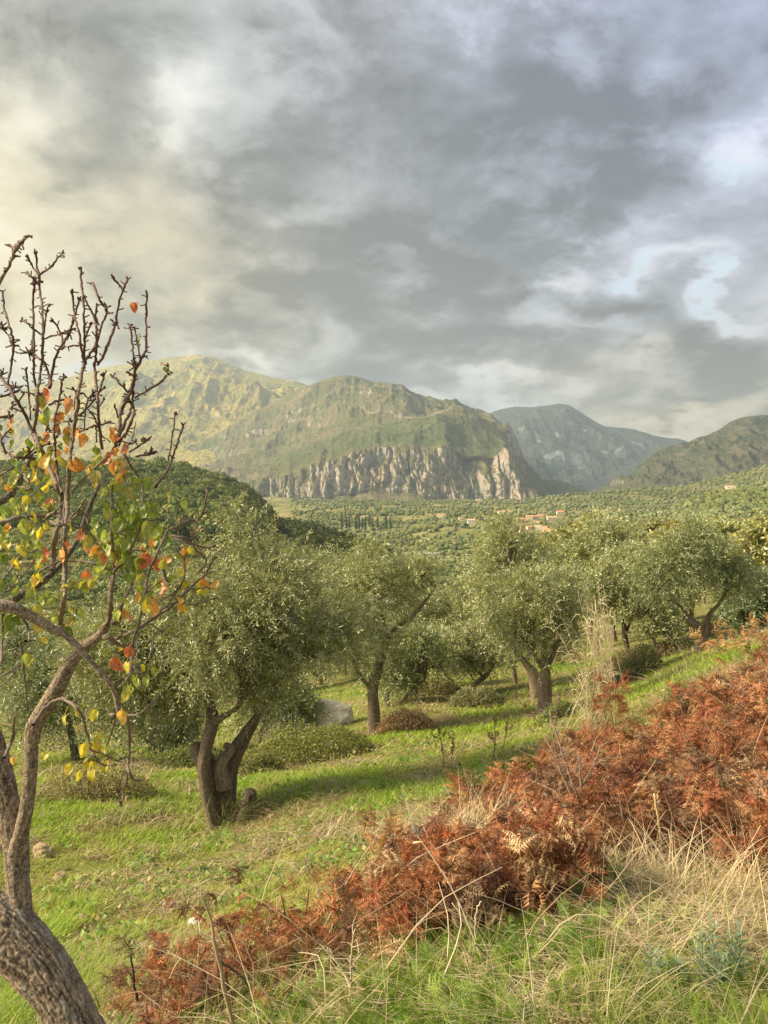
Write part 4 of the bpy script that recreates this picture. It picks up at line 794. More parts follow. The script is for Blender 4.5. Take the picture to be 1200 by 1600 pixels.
# thinner branches (px, py, width); flag s: carries short fruiting spurs
BR = [
 ([(92, 990, 12), (95, 962, 10), (100, 934, 9), (101, 902, 8.5), (102, 880, 8.5), (102, 850, 8), (103, 817, 8), (105, 783, 7.5), (107, 750, 7), (109, 725, 7), (110, 707, 7), (115, 673, 6.5), (120, 643, 6.5), (123, 615, 6), (128, 582, 6), (132, 567, 6)], 1, 1.77),
 ([(132, 567, 6), (128, 550, 4.5), (123, 518, 4), (117, 497, 4), (115, 473, 3.5), (112, 452, 4)], 1, 1.77), ([(117, 497, 3), (123, 468, 3.5)], 1, 1.77),
 ([(132, 567, 5), (132, 527, 4.5), (131, 485, 4), (128, 450, 4), (126, 422, 4.5)], 1, 1.77), ([(132, 532, 3), (138, 515, 3), (143, 507, 3.5)], 1, 1.77),
 ([(132, 567, 5), (138, 556, 4.5), (150, 537, 4.5), (158, 510, 4), (167, 487, 4.5), (155, 467, 4), (145, 443, 5)], 1, 1.78), ([(167, 487, 4), (163, 475, 3.5)], 0, 1.78), ([(166, 490, 3), (176, 489, 3)], 0, 1.78),
 ([(148, 498, 4), (140, 480, 3), (131, 463, 3)], 1, 1.79), ([(131, 540, 3), (113, 540, 3), (98, 542, 2.5)], 1, 1.79),
 ([(160, 702, 5.5), (155, 665, 5.5), (153, 632, 5), (150, 598, 5), (148, 573, 5), (151, 548, 4.5), (151, 518, 4.5), (149, 502, 4.5), (151, 478, 4)], 1, 1.76),
 ([(152, 570, 5), (163, 553, 4.5), (170, 535, 4.5), (180, 507, 4.5), (185, 477, 4), (192, 453, 4), (199, 437, 4.5)], 1, 1.77), ([(192, 453, 3), (177, 433, 4)], 1, 1.77), ([(180, 507, 3), (174, 499, 3)], 0, 1.77), ([(182, 505, 2.5), (186, 514, 3)], 0, 1.77),
 ([(175, 707, 6), (190, 673, 5.5), (203, 643, 5), (207, 625, 5), (208, 602, 5), (212, 577, 5)], 1, 1.8), ([(186, 690, 5), (187, 668, 5.5), (188, 647, 6), (195, 630, 6), (202, 618, 5), (210, 590, 4.5)], 1, 1.82),
 ([(212, 577, 5), (223, 557, 4.5), (229, 542, 4), (228, 500, 3.6), (230, 458, 3.6)], 1, 1.8), ([(212, 573, 4), (209, 558, 3.5), (207, 538, 3.5), (202, 508, 3.8)], 1, 1.8), ([(222, 560, 3.2), (218, 555, 3), (215, 538, 3), (212, 520, 2.6), (209, 510, 2.4)], 1, 1.8),
 ([(212, 622, 4), (230, 610, 4), (245, 602, 4), (257, 590, 3.4), (262, 582, 2.6), (262, 572, 1.5)], 1, 1.8), ([(202, 615, 3.5), (187, 600, 3.5), (173, 585, 3.8)], 1, 1.8), ([(212, 590, 3), (203, 583, 3)], 1, 1.8),
 ([(193, 683, 4), (207, 655, 4), (210, 640, 4), (203, 628, 4)], 1, 1.83), ([(185, 698, 3.6), (193, 680, 3.4), (203, 665, 3)], 1, 1.83), ([(184, 652, 3), (179, 632, 3.4)], 0, 1.82), ([(203, 706, 3.5), (223, 693, 3.5), (232, 686, 4)], 1, 1.82), ([(213, 713, 3.5), (230, 711, 3.2), (243, 707, 3.5)], 1, 1.82), ([(192, 690, 2.6), (206, 693, 2.6), (212, 688, 2.4)], 1, 1.82), ([(206, 690, 2), (210, 672, 2), (212, 660, 1.6)], 0, 1.82),
 ([(245, 758, 4), (262, 735, 4), (270, 715, 3.6), (278, 690, 3.2), (287, 665, 3.4)], 1, 1.85), ([(263, 718, 3), (268, 690, 3), (273, 648, 3)], 1, 1.85), ([(245, 760, 5), (241, 750, 4)], 0, 1.85),
 ([(83, 892, 10), (83, 867, 9.5), (85, 842, 9), (92, 820, 8.5), (95, 798, 9), (97, 775, 9), (90, 762, 8), (82, 743, 7.5), (74, 722, 7), (67, 710, 7), (63, 698, 7), (55, 682, 6.5), (53, 670, 6), (58, 643, 6), (58, 615, 5.5), (62, 590, 5), (66, 557, 5), (67, 527, 5), (66, 485, 4.5), (62, 452, 4.5), (61, 430, 4.5)], 1, 1.9),
 ([(61, 430, 4), (57, 410, 3.6), (57, 393, 4.5)], 1, 1.9), ([(60, 430, 3.6), (50, 415, 3.5), (42, 400, 4.5)], 1, 1.9), ([(61, 431, 3.8), (72, 423, 3.5), (82, 415, 4), (90, 404, 3), (98, 395, 2)], 1, 1.9),
 ([(59, 612, 4), (53, 585, 4), (53, 558, 4), (53, 518, 4), (52, 477, 3.6), (53, 440, 3.8), (48, 432, 3.2), (42, 425, 4)], 1, 1.91), ([(53, 440, 3), (62, 440, 3)], 1, 1.9), ([(54, 480, 2.6), (60, 478, 2.4), (72, 486, 2.6), (75, 478, 3)], 1, 1.9), ([(67, 525, 3), (71, 500, 2.6), (73, 486, 2.4)], 1, 1.9),
 ([(67, 524, 3.2), (55, 516, 3), (45, 508, 2.8), (35, 500, 3)], 1, 1.91), ([(68, 530, 3), (82, 525, 3), (100, 519, 3), (112, 514, 3)], 1, 1.9),
 ([(78, 607, 5), (83, 573, 4.5), (90, 550, 4.5), (98, 538, 5), (107, 522, 5), (112, 508, 4), (118, 490, 4)], 1, 1.88), ([(98, 535, 3.4), (94, 518, 3.2), (84, 502, 4)], 1, 1.88), ([(78, 606, 4), (75, 583, 4), (70, 567, 4), (62, 561, 3.6), (50, 554, 5)], 1, 1.88), ([(52, 556, 4), (44, 552, 3), (33, 551, 2.4)], 1, 1.88), ([(50, 553, 3.5), (50, 535, 3)], 1, 1.88),
 ([(56, 690, 6), (42, 653, 5.5), (28, 628, 5.5), (17, 610, 5), (3, 590, 5), (-8, 575, 5)], 1, 1.9), ([(12, 600, 4.4), (17, 573, 4), (21, 540, 4.6), (15, 510, 3.4), (8, 485, 3.2), (3, 455, 3)], 1, 1.89), ([(20, 536, 3.5), (10, 520, 3), (3, 512, 6)], 1, 1.89), ([(22, 536, 3), (31, 531, 2.6)], 0, 1.9),
 ([(28, 628, 3.2), (36, 616, 3), (40, 612, 3.4), (57, 620, 3)], 1, 1.9), ([(48, 657, 3.2), (45, 615, 3), (40, 577, 4)], 1, 1.9), ([(16, 612, 5), (22, 605, 5), (32, 605, 3.4)], 1, 1.88), ([(-10, 622, 4), (8, 618, 4), (27, 611, 4)], 1, 1.85), ([(33, 643, 4), (25, 640, 3), (17, 636, 3)], 1, 1.9), ([(-5, 651, 4), (8, 652, 5), (18, 650, 5)], 1, 1.85),
 ([(-25, 490, 9), (0, 441, 6), (14, 415, 5.5), (21, 398, 5), (26, 388, 6.5), (30, 381, 8), (36, 376, 5), (46, 368, 3.5)], 1, 1.55), ([(24, 390, 6), (17, 384, 4)], 1, 1.55), ([(35, 379, 2.5), (37, 390, 2.5)], 0, 1.55), ([(22, 400, 4), (31, 401, 2.5)], 0, 1.55),
 ([(96, 772, 4), (90, 740, 4), (87, 707, 4), (85, 682, 4), (85, 657, 4), (92, 627, 3.6), (97, 598, 3.6), (100, 588, 3.6)], 1, 1.86), ([(77, 633, 3.6), (88, 626, 4), (110, 624, 4)], 1, 1.86), ([(65, 644, 3.4), (55, 638, 3.4)], 1, 1.87), ([(86, 665, 2.4), (98, 659, 2.2), (110, 658, 2.4)], 1, 1.86), ([(68, 688, 3), (78, 673, 3), (82, 672, 3)], 1, 1.86), ([(66, 697, 3), (76, 693, 3)], 1, 1.86),
 ([(125, 648, 4), (145, 628, 3.6), (157, 607, 3.4), (162, 587, 3.6)], 1, 1.74), ([(153, 615, 3), (161, 608, 3)], 1, 1.74), ([(132, 670, 2.8), (133, 643, 2.8), (138, 623, 3), (144, 619, 3)], 1, 1.76), ([(137, 622, 2.6), (131, 614, 3)], 1, 1.76), ([(125, 675, 3.6), (142, 667, 3.6), (158, 663, 3.4), (172, 660, 4)], 1, 1.79), ([(115, 640, 3), (118, 615, 3), (114, 606, 3)], 1, 1.74), ([(155, 635, 2.6), (162, 625, 2.6)], 1, 1.74), ([(150, 690, 2.8), (151, 660, 2.8), (144, 648, 3)], 1, 1.77),
 ([(112, 768, 5), (130, 748, 4.5), (158, 723, 4.5), (175, 707, 5)], 0, 1.76), ([(158, 680, 3), (172, 690, 3)], 0, 1.8),
 ([(5, 702, 4), (22, 713, 4.5), (38, 715, 6), (60, 717, 5)], 1, 2.1), ([(44, 716, 4.5), (53, 708, 4), (60, 702, 4)], 1, 2.1), ([(0, 677, 4), (2, 690, 4), (8, 705, 4)], 1, 2.1), ([(50, 728, 3.5), (60, 733, 3), (70, 735, 3)], 1, 2.1), ([(0, 742, 3.5), (12, 735, 3.5), (22, 729, 4)], 1, 2.1), ([(0, 690, 3), (9, 678, 3), (14, 673, 3.5)], 1, 2.1), ([(38, 740, 5), (48, 762, 4)], 1, 2.1),([(28, 760, 4), (45, 764, 3)], 1, 2.1),
 ([(-15, 820, 5), (0, 815, 5.5), (33, 808, 5.5), (67, 807, 6), (76, 812, 5), (90, 820, 5), (103, 818, 5), (117, 808, 4.5), (126, 793, 4), (132, 780, 3.6)], 0, 1.62), ([(107, 813, 3.8), (120, 798, 3.6), (132, 803, 3.4), (138, 820, 4)], 0, 1.66), ([(72, 810, 3.4), (88, 797, 3.4), (100, 785, 3.2)], 0, 1.64), ([(107, 820, 3.6), (125, 825, 3.2), (145, 842, 3), (165, 865, 2.5)], 0, 1.66),
 ([(0, 862, 4), (15, 855, 4), (30, 850, 4)], 1, 1.9), ([(5, 905, 4), (25, 880, 3.5), (45, 850, 3.2), (60, 830, 3)], 1, 1.85), ([(10, 925, 3.4), (30, 905, 3.2), (55, 875, 3)], 1, 1.85), ([(55, 895, 3.6), (75, 885, 3.4), (97, 877, 3.4), (120, 877, 3.4), (140, 878, 3.2), (160, 885, 3.2), (172, 892, 3.4)], 0, 1.8), ([(70, 790, 3), (85, 805, 3), (96, 816, 3)], 0, 1.9), ([(40, 785, 2.6), (25, 800, 2.6), (14, 820, 2.4)], 0, 1.9), ([(56, 790, 3), (64, 792, 3), (75, 799, 3)], 0, 1.9),
 ([(167, 976, 9), (171, 962, 8.5), (173, 945, 8), (173, 923, 8), (177, 897, 7.5), (177, 875, 6), (175, 833, 5), (175, 800, 5), (175, 755, 4.5)], 1, 1.9), ([(177, 893, 5), (195, 877, 5), (205, 858, 4.8), (212, 840, 4.5), (223, 815, 4), (230, 797, 4), (236, 780, 3)], 0, 1.9),
 ([(205, 728, 3.4), (218, 748, 3.4), (223, 762, 3.2), (222, 790, 3)], 0, 1.88), ([(192, 705, 3.6), (205, 730, 3)], 0, 1.87),
 ([(175, 975, 9), (186, 966, 9), (191, 945, 5.5), (201, 923, 5), (207, 902, 4.6), (212, 877, 4)], 1, 1.9), ([(178, 974, 9), (187, 967, 10)], 0, 1.9),
 ([(156, 993, 9), (170, 997, 8), (184, 1006, 7), (195, 1012, 6)], 0, 1.96), ([(180, 998, 6), (206, 988, 6.5), (227, 975, 6), (253, 957, 5.5), (270, 945, 5.2), (288, 928, 5), (303, 913, 4.5), (320, 897, 4), (335, 873, 3.4)], 1, 1.95), ([(272, 930, 4.4), (287, 905, 3.6), (288, 867, 3)], 1, 1.95), ([(250, 955, 4), (262, 945, 4), (272, 930, 4)], 0, 1.95), ([(295, 945, 3), (310, 943, 3), (333, 935, 2.6)], 1, 1.97), ([(320, 897, 3), (337, 893, 2)], 0, 1.95), ([(300, 925, 3), (318, 918, 2.6), (335, 920, 2)], 0, 1.97), ([(228, 927, 3.6), (243, 915, 3.2), (253, 907, 3)], 0, 1.8), ([(250, 938, 3), (262, 932, 3), (273, 925, 3)], 1, 1.95),
 ([(184, 1077, 6), (197, 1065, 5.5), (205, 1045, 5), (206, 1010, 5), (217, 973, 5), (225, 934, 5), (228, 915, 4.8), (233, 893, 4.6), (243, 870, 4.2), (253, 847, 4), (260, 832, 4), (268, 825, 3.8), (277, 822, 4.5), (293, 815, 4.5), (308, 812, 4.5), (317, 800, 4), (323, 773, 3.4), (322, 762, 2.4)], 1, 1.8), ([(308, 812, 3.6), (305, 827, 3.4), (298, 847, 3)], 1, 1.8), ([(268, 836, 4), (288, 840, 4), (307, 842, 3.6)], 1, 1.82), ([(270, 840, 4.4), (293, 848, 4.4), (317, 855, 4), (333, 854, 3)], 1, 1.82), ([(302, 855, 3), (315, 868, 3.6), (322, 878, 4), (312, 893, 5)], 0, 1.85), ([(255, 888, 4), (260, 905, 5), (264, 915, 4)], 0, 1.9), ([(282, 850, 2.6), (276, 820, 2.6), (274, 800, 2.2)], 1, 1.83),([(205, 860, 2.6), (225, 860, 2.6)], 0, 1.83), ([(226, 815, 2.6), (255, 812, 2.2)], 1, 1.88),([(175, 835, 4), (190, 830, 5), (205, 828, 5)], 0, 1.95),
 ([(172, 1117, 6), (181, 1117, 7), (190, 1118, 7), (212, 1117, 4.5), (225, 1110, 4), (246, 1091, 3)], 1, 1.82), ([(190, 1114, 7), (200, 1125, 5.5), (202, 1162, 5.2), (200, 1190, 5.2), (201, 1205, 5.6), (207, 1217, 5), (221, 1220, 3.4)], 0, 1.82), ([(199, 1205, 3.4), (198, 1218, 3.4), (193, 1235, 3), (190, 1254, 3.4)], 1, 1.83), ([(180, 1120, 4), (175, 1142, 3.4), (168, 1163, 3)], 0, 1.84), ([(180, 1078, 4), (178, 1066, 3), (188, 1066, 2.4)], 0, 1.8), ([(206, 1035, 3.4), (214, 1050, 3.4), (222, 1062, 3)], 1, 1.8), ([(207, 1048, 2.4), (222, 1052, 2.2), (235, 1060, 2)], 0, 1.8),
 ([(213, 1045, 2.6), (214, 1010, 2.6), (220, 990, 2)], 0, 1.85), ([(232, 1030, 2.6), (238, 1010, 2.6), (240, 985, 2.4)], 0, 1.85), ([(237, 975, 3), (252, 986, 3), (262, 980, 2.6)], 1, 1.85),
 ([(6, 1184, 6), (13, 1170, 6), (20, 1152, 6), (23, 1120, 4)], 0, 2.0), ([(52, 1132, 6), (70, 1107, 6), (95, 1092, 6), (118, 1105, 5.5), (130, 1122, 5), (136, 1150, 4.4), (142, 1172, 4), (148, 1180, 3)], 0, 1.86), ([(142, 1172, 3), (160, 1178, 2.4), (190, 1190, 2), (205, 1175, 1.6)], 1, 1.86), ([(145, 1178, 3), (135, 1190, 2.6), (125, 1190, 2.4)], 1, 1.86), ([(148, 1182, 3), (160, 1195, 2.6), (178, 1196, 2.4)], 1, 1.86),
 ([(118, 1103, 2.4), (124, 1098, 2), (128, 1088, 2)], 0, 1.86), ([(33, 960, 5), (43, 980, 4.5), (46, 1000, 4)], 1, 1.9), ([(33, 1003, 4), (38, 1053, 4), (43, 1108, 3)], 1, 2.0), ([(40, 1003, 5), (50, 1000, 4)], 1, 2.0), ([(-10, 1062, 2.4), (10, 1052, 2.4), (30, 1040, 2.6)], 0, 1.8), ([(-5, 1075, 2.2), (15, 1060, 2.2), (32, 1040, 2.2)], 0, 1.8), ([(4, 960, 4), (3, 1000, 4), (3, 1035, 6)], 0, 1.9), ([(6, 955, 3.4), (8, 975, 3)], 0, 1.9),
 ([(128, 605, 3), (135, 603, 2.4)], 0, 1.77), ([(80, 705, 2.6), (93, 672, 2.6)], 0, 1.86), ([(100, 880, 5), (97, 840, 4), (100, 800, 4), (104, 760, 4), (110, 700, 3)], 0, 1.8), ([(97, 770, 4), (92, 750, 3.4), (88, 730, 3)], 0, 1.86)]
mbs = [MB(), MB()]; rr_ = np.random.default_rng(99)
def bud(mb, p, d, s, C):
    v, f = I2; ax = unit(d); u = unit(np.cross(ax, (0.3, .9, .2))); w_ = np.cross(ax, u)
    q = v[:, :1] * u * s * .5 + v[:, 1:2] * w_ * s * .5 + v[:, 2:] * ax * s + p; mb.add(q, f, C)
for tr, spur_, dd in BR:
    n = max(6, int(sum(math.hypot(tr[i + 1][0] - tr[i][0], tr[i + 1][1] - tr[i][1]) for i in range(len(tr) - 1)) / 4))
    a = np.array([[*P(p[0], p[1], dd + .05 * math.sin(i * 1.7 + dd * 40)), p[2] / 2400 * dd * .92] for i, p in enumerate(tr)])
    s = smooth_path(a, n); s[:, :3] += rr_.normal(0, .0008, (len(s), 3)); s[:, 3] *= 1 + rr_.normal(0, .09, len(s))
    thick = tr[0][2] > 7; up = np.mean([p[1] for p in tr]) < 720
    C = np.array(PT) * rr_.uniform(.85, 1.15) if not thick and up else np.array((.19, .15, .125)) if not thick else np.array(PG) * .85
    mb = mbs[0 if thick else 1]
    add_tube(mb, s[:, :3], np.maximum(s[:, 3], .0010), 8 if thick else 6, C)
    if spur_:
        L = 0
        for i in range(1, len(s)):
            L += np.linalg.norm(s[i, :3] - s[i - 1, :3])
            if L > rr_.uniform(.012, .030):
                L = 0; t_ = unit(s[i, :3] - s[i - 1, :3]); sd_ = rr_.normal(size=3) * (1, .5, .6); o_ = unit(sd_ - t_ * (sd_ @ t_) + t_ * .5); ln = rr_.uniform(.004, .012)
                p0 = s[i, :3]; p1 = p0 + o_ * ln; add_tube(mb, [p0, p1], [.0016, .0014], 5, C * .85); bud(mb, p1 + o_ * .002, o_ + t_ * .3, rr_.uniform(.0022, .0038), C * .75)
        e = s[-1, :3]; t_ = unit(s[-1, :3] - s[-2, :3])
        for k in range(rr_.integers(1, 4)):
            o_ = unit(t_ + rr_.normal(0, .55, 3)); bud(mb, e + o_ * .004, o_, rr_.uniform(.004, .0065), C * .7)
# knobbly clusters of old spurs
for (a, b, dd, k, L) in [(45, 552, 1.88, 7, 15), (3, 512, 1.89, 7, 10), (20, 540, 1.89, 6, 10), (166, 482, 1.71, 5, 10), (150, 500, 1.72, 4, 8), (107, 522, 1.88, 5, 10), (22, 606, 1.88, 7, 14), (15, 650, 1.85, 6, 9), (47, 708, 2.1, 9, 14), (3, 585, 1.9, 7, 10), (143, 618, 1.75, 6, 11), (125, 650, 1.7, 4, 8), (56, 440, 1.9, 6, 8), (210, 573, 1.8, 6, 12), (230, 688, 1.8, 6, 10), (234, 708, 1.8, 5, 10), (104, 624, 1.86, 4, 8), (72, 672, 1.86, 5, 8), (182, 507, 1.77, 4, 6), (20, 634, 1.9, 5, 8), (200, 620, 1.82, 8, 10), (60, 700, 2.05, 5, 12), (38, 715, 2.1, 7, 14), (287, 815, 1.8, 4, 8), (62, 617, 1.9, 4, 8), (320, 770, 1.8, 4, 8)]:
    c = P(a, b, dd)
    for _ in range(k):
        o_ = unit(rr_.normal(size=3) * (1, .6, 1) + (0, 0, .35)); ln = L / 1200 * dd * rr_.uniform(.5, 1.05); m_ = c + o_ * ln * .5 + rr_.normal(0, .001, 3)
        add_tube(mbs[1], [c, m_, c + o_ * ln], [.0026, .0020, .0016], 5, np.array(PT) * .8); bud(mbs[1], c + o_ * ln, o_, .0038, np.array(PT) * .65)
mbs[0].build('branch', M_pearbark, pear, pb); mbs[1].build('twig', M_twig, pear, pb)
# leaves: (px, py, size px, colour)
LC = dict(g=(.25, .34, .07), l=(.44, .50, .12), y=(.70, .60, .08), o=(.78, .36, .10), r=(.66, .20, .10), p=(.72, .36, .24), m=(.42, .40, .10), k=(.78, .50, .14))
LV = [(77, 616, 18, 'r'), (66, 628, 24, 'm'), (77, 646, 18, 'g'), (104, 632, 18, 'p'), (110, 640, 16, 'o'), (94, 655, 20, 'o'), (92, 670, 16, 'o'), (69, 656, 18, 'l'), (76, 683, 15, 'p'), (60, 692, 22, 'm'), (106, 676, 18, 'o'), (108, 688, 20, 'm'), (122, 678, 16, 'o'), (130, 688, 20, 'o'), (96, 698, 13, 'g'), (105, 703, 12, 'o'),
 (17, 662, 15, 'o'), (1, 668, 10, 'g'), (18, 674, 13, 'y'), (20, 695, 13, 'm'), (80, 705, 16, 'l'), (93, 712, 14, 'o'), (71, 720, 24, 'k'), (77, 735, 18, 'k'), (84, 724, 14, 'o'), (99, 720, 22, 'm'), (121, 726, 22, 'o'), (114, 728, 16, 'o'), (78, 752, 14, 'y'), (179, 675, 18, 'o'), (178, 683, 18, 'o'), (184, 686, 12, 'r'),
 (170, 717, 22, 'r'), (182, 707, 14, 'o'), (198, 706, 18, 'p'), (178, 732, 18, 'o'), (187, 728, 20, 'k'), (190, 745, 22, 'k'), (196, 735, 14, 'p'), (152, 703, 18, 'g'), (150, 716, 20, 'm'), (157, 722, 18, 'l'), (146, 728, 16, 'l'), (140, 735, 13, 'k'), (78, 788, 18, 'r'), (82, 795, 16, 'k'), (14, 763, 14, 'o'), (13, 827, 13, 'o'), (38, 825, 20, 'l'), (45, 842, 24, 'l'), (38, 862, 20, 'm'), (55, 842, 20, 'l'), (48, 822, 13, 'm'),
 (73, 864, 17, 'r'), (70, 873, 13, 'o'), (98, 872, 14, 'o'), (112, 823, 14, 'y'), (130, 834, 16, 'o'), (124, 838, 14, 'r'), (136, 847, 20, 'm'), (150, 860, 20, 'o'), (136, 858, 13, 'p'), (97, 864, 14, 'o'), (107, 852, 12, 'r'), (163, 873, 18, 'r'), (138, 903, 22, 'r'), (58, 908, 20, 'k'), (64, 901, 14, 'y'), (50, 912, 12, 'y'), (185, 866, 16, 'o'), (182, 875, 15, 'k'), (190, 862, 13, 'y'),
 (226, 877, 24, 'r'), (220, 874, 16, 'r'), (230, 872, 16, 'p'), (218, 888, 14, 'o'), (247, 884, 20, 'r'), (262, 876, 14, 'o'), (237, 850, 16, 'o'), (225, 858, 13, 'p'), (255, 925, 20, 'r'), (253, 912, 15, 'o'), (287, 862, 12, 'o'), (288, 880, 18, 'k'), (284, 893, 13, 'y'), (296, 860, 14, 'y'), (290, 914, 15, 'y'), (312, 918, 20, 'y'), (323, 911, 16, 'o'), (320, 926, 12, 'y'), (336, 916, 16, 'k'), (284, 948, 14, 'o'), (291, 953, 14, 'y'), (282, 938, 10, 'k'),
 (264, 774, 12, 'y'), (288, 790, 16, 'l'), (238, 940, 16, 'o'), (242, 955, 18, 'o'), (222, 920, 20, 'l'), (228, 950, 18, 'y'), (218, 935, 16, 'k'), (229, 945, 16, 'y'), (196, 960, 14, 'o'), (202, 966, 12, 'p'), (240, 945, 14, 'o'),
 (185, 1037, 23, 'r'), (201, 1020, 20, 'r'), (199, 1043, 18, 'y'), (209, 1041, 13, 'y'), (212, 1058, 18, 'l'), (214, 1066, 14, 'l'), (200, 1073, 20, 'l'), (196, 1088, 20, 'y'), (231, 1064, 16, 'l'), (243, 1050, 14, 'l'), (226, 1043, 14, 'y'), (205, 1077, 12, 'l'), (193, 1119, 20, 'k'), (147, 1118, 17, 'y'), (102, 1124, 14, 'y'), (121, 1112, 14, 'y'), (132, 1100, 8, 'l'),
 (130, 1172, 20, 'y'), (155, 1152, 15, 'y'), (150, 1168, 18, 'y'), (160, 1172, 16, 'y'), (181, 1182, 18, 'l'), (108, 1202, 16, 'y'), (123, 1213, 15, 'y'), (143, 1213, 22, 'y'), (136, 1196, 16, 'y'), (148, 1195, 14, 'y'), (166, 1197, 18, 'y'), (160, 1186, 13, 'l'), (17, 970, 24, 'g'), (25, 962, 20, 'l'), (10, 985, 20, 'g'), (64, 980, 18, 'k'), (57, 982, 14, 'y'), (107, 985, 20, 'g'), (40, 960, 16, 'm'), (70, 1001, 12, 'y'), (42, 1030, 18, 'l'), (48, 1034, 14, 'y'),
 (212, 482, 15, 'r'), (218, 532, 13, 'g'), (259, 578, 10, 'm'), (252, 570, 4, 'r'), (36, 378, 5, 'm'), (72, 1180, 14, 'y'), (20, 1188, 12, 'k'), (0, 1140, 12, 'k'), (145, 1003, 11, 'y'), (163, 982, 14, 'y'), (190, 1012, 11, 'y'), (165, 1020, 14, 'l')]
for _ in range(120):
    a, b = rr_.normal(198, 34), rr_.normal(835, 58)
    if 145 < a < 282 and 735 < b < 965: LV.append((a, b, rr_.uniform(13, 22), rr_.choice(['g', 'g', 'l', 'l', 'g', 'm'])))
for _ in range(80):
    a, b = rr_.uniform(-5, 78), rr_.normal(800, 70)
    if 690 < b < 930: LV.append((a, b, rr_.uniform(11, 19), rr_.choice(['g', 'l', 'l', 'm', 'y'])))
for _ in range(26): LV.append((rr_.uniform(20, 130), rr_.uniform(915, 975), rr_.uniform(11, 17), rr_.choice(['g', 'l', 'm', 'l'])))
for _ in range(14): LV.append((rr_.uniform(100, 150), rr_.uniform(1000, 1010) - 90, rr_.uniform(10, 15), rr_.choice(['l', 'm'])))
twpts = np.concatenate([np.concatenate([x_.reshape(-1, 3) for x_ in m_.V]) for m_ in mbs])
nearmb = MB()
for (a, b, s, cname) in LV:
    t0 = P(a, b, 1.8); pr = proj(twpts[:, 0], twpts[:, 1], twpts[:, 2]); j = int(np.argmin((pr[0] - a) ** 2 + (pr[1] - (b - s * .55)) ** 2)); dd = twpts[j, 1] + rr_.uniform(-.03, .03)
    c = P(a, b, dd); L = s / 1200 * dd * 1.16; wd = L * rr_.uniform(.30, .42)
    ax = unit(np.array([rr_.normal(0, .42), rr_.normal(0, .4), -1.0 if rr_.random() < .85 else .6])); nr_ = unit(np.array([rr_.normal(0, .45), -1 + rr_.normal(0, .25), rr_.normal(0, .35)]))
    sd_ = unit(np.cross(ax, nr_)); nr_ = np.cross(sd_, ax); nu, nv = 8, 5
    U = np.linspace(0, 1, nu)[:, None]; W = np.linspace(-1, 1, nv)[None]
    prof = (np.sin(np.pi * np.clip(U, 0, 1) ** .72)) ** .8 * (1 - .15 * U) + .02
    cu = rr_.uniform(-.8, .9); fold = rr_.uniform(.1, .75)
    G_ = (c - ax * L / 2) + ax * (U * L)[..., None] + sd_ * (W * prof * wd)[..., None] + nr_ * (np.abs(W) * fold * wd + cu * L * (U - .5) ** 2 * 1.4 + .05 * L * np.sin(W * 5 + U * 9 + s))[..., None]
    base = np.array(LC[cname]) * rr_.uniform(.8, 1.2); other = np.array(LC[rr_.choice(['y', 'o', 'l', 'r']) if cname in 'yokrpm' else 'g'])
    k_ = np.clip((np.abs(W) * .8 + U * .5 - rr_.uniform(.6, 1.4)) * 2, 0, .7) * np.ones((nu, nv)); vein = 1 + .35 * np.exp(-(W / .12) ** 2) - .12 * (np.sin(U * 34 + np.abs(W) * 6) > .6); spot = 1 - .5 * (vn(U * 9 + s, W * 5 + a, 3) > .9)
    Cc = (base * (1 - k_[..., None]) + other * k_[..., None]) * (vein * spot * (1 + 0 * U))[..., None]
    nearmb.add(G_.reshape(-1, 3), grid_faces(nu, nv), Cc.reshape(-1, 3))
    p0 = c - ax * L / 2; p1 = twpts[j]; 
    if np.linalg.norm(p1 - p0) > .05: p1 = p0 + unit(p1 - p0) * .035
    add_tube(nearmb, smooth_path([p1, (p0 + p1) / 2 + (0, 0, .004), p0, c], 7), [.0008] * 7, 4, base * .8 + .03)
nearmb.build('foliage', M_pear, pear, pb)

# ------------------------------------------------------------------ grass on the slope
def on_ground(n, px0, px1, d0, d1, seed, mask=None):
    r = np.random.default_rng(seed); d = np.exp(r.uniform(math.log(d0), math.log(d1), n)); p = r.uniform(px0, px1, n)
    X = (p - 600) / 1200 * d
    if mask is not None: k = mask(p, d, X, r); X, d = X[k], d[k]
    return np.stack([X, d, H(X, d)], -1), r
def blades(pos, r, hgt, wid, C, lean=.5, curl=.35, seg=2, yaw=None):
    n = len(pos); a = r.uniform(0, 6.283, n) if yaw is None else yaw; dr = np.stack([np.cos(a), np.sin(a), np.zeros(n)], -1)
    ln = lean * r.random(n); side = np.stack([-np.sin(a + r.normal(0, .8, n)), np.cos(a), np.zeros(n)], -1)
    R_ = []
    for k in range(seg + 1):
        t = k / seg; c = pos + dr * (hgt * (ln * t + curl * t * t))[:, None]; c[:, 2] += hgt * t * (1 - .30 * t * (ln + curl)); w_ = (wid * (1 - t) ** .7)[:, None] * .5
        R_ += [c - side * w_, c + side * w_] if k < seg else [c]
    m = len(R_); V = np.stack(R_, 1).reshape(-1, 3); b = (np.arange(n) * m)[:, None]
    Fq = np.concatenate([b + np.array([[2 * k, 2 * k + 1, 2 * k + 3, 2 * k + 2]]) for k in range(seg - 1)]) if seg > 1 else np.zeros((0, 4), int)
    Ft = b + np.array([[2 * seg - 2, 2 * seg - 1, 2 * seg]])
    tt = np.concatenate([[k / seg] * 2 if k < seg else [1.] for k in range(seg + 1)])
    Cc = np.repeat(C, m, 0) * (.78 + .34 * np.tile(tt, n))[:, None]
    return V, Fq, Ft, Cc
def add_blades(mb, *a, **k):
    V, Fq, Ft, C = blades(*a, **k); mb.add(V, Ft, C)
    if len(Fq): mb.F.append(Fq + mb.n - len(V))
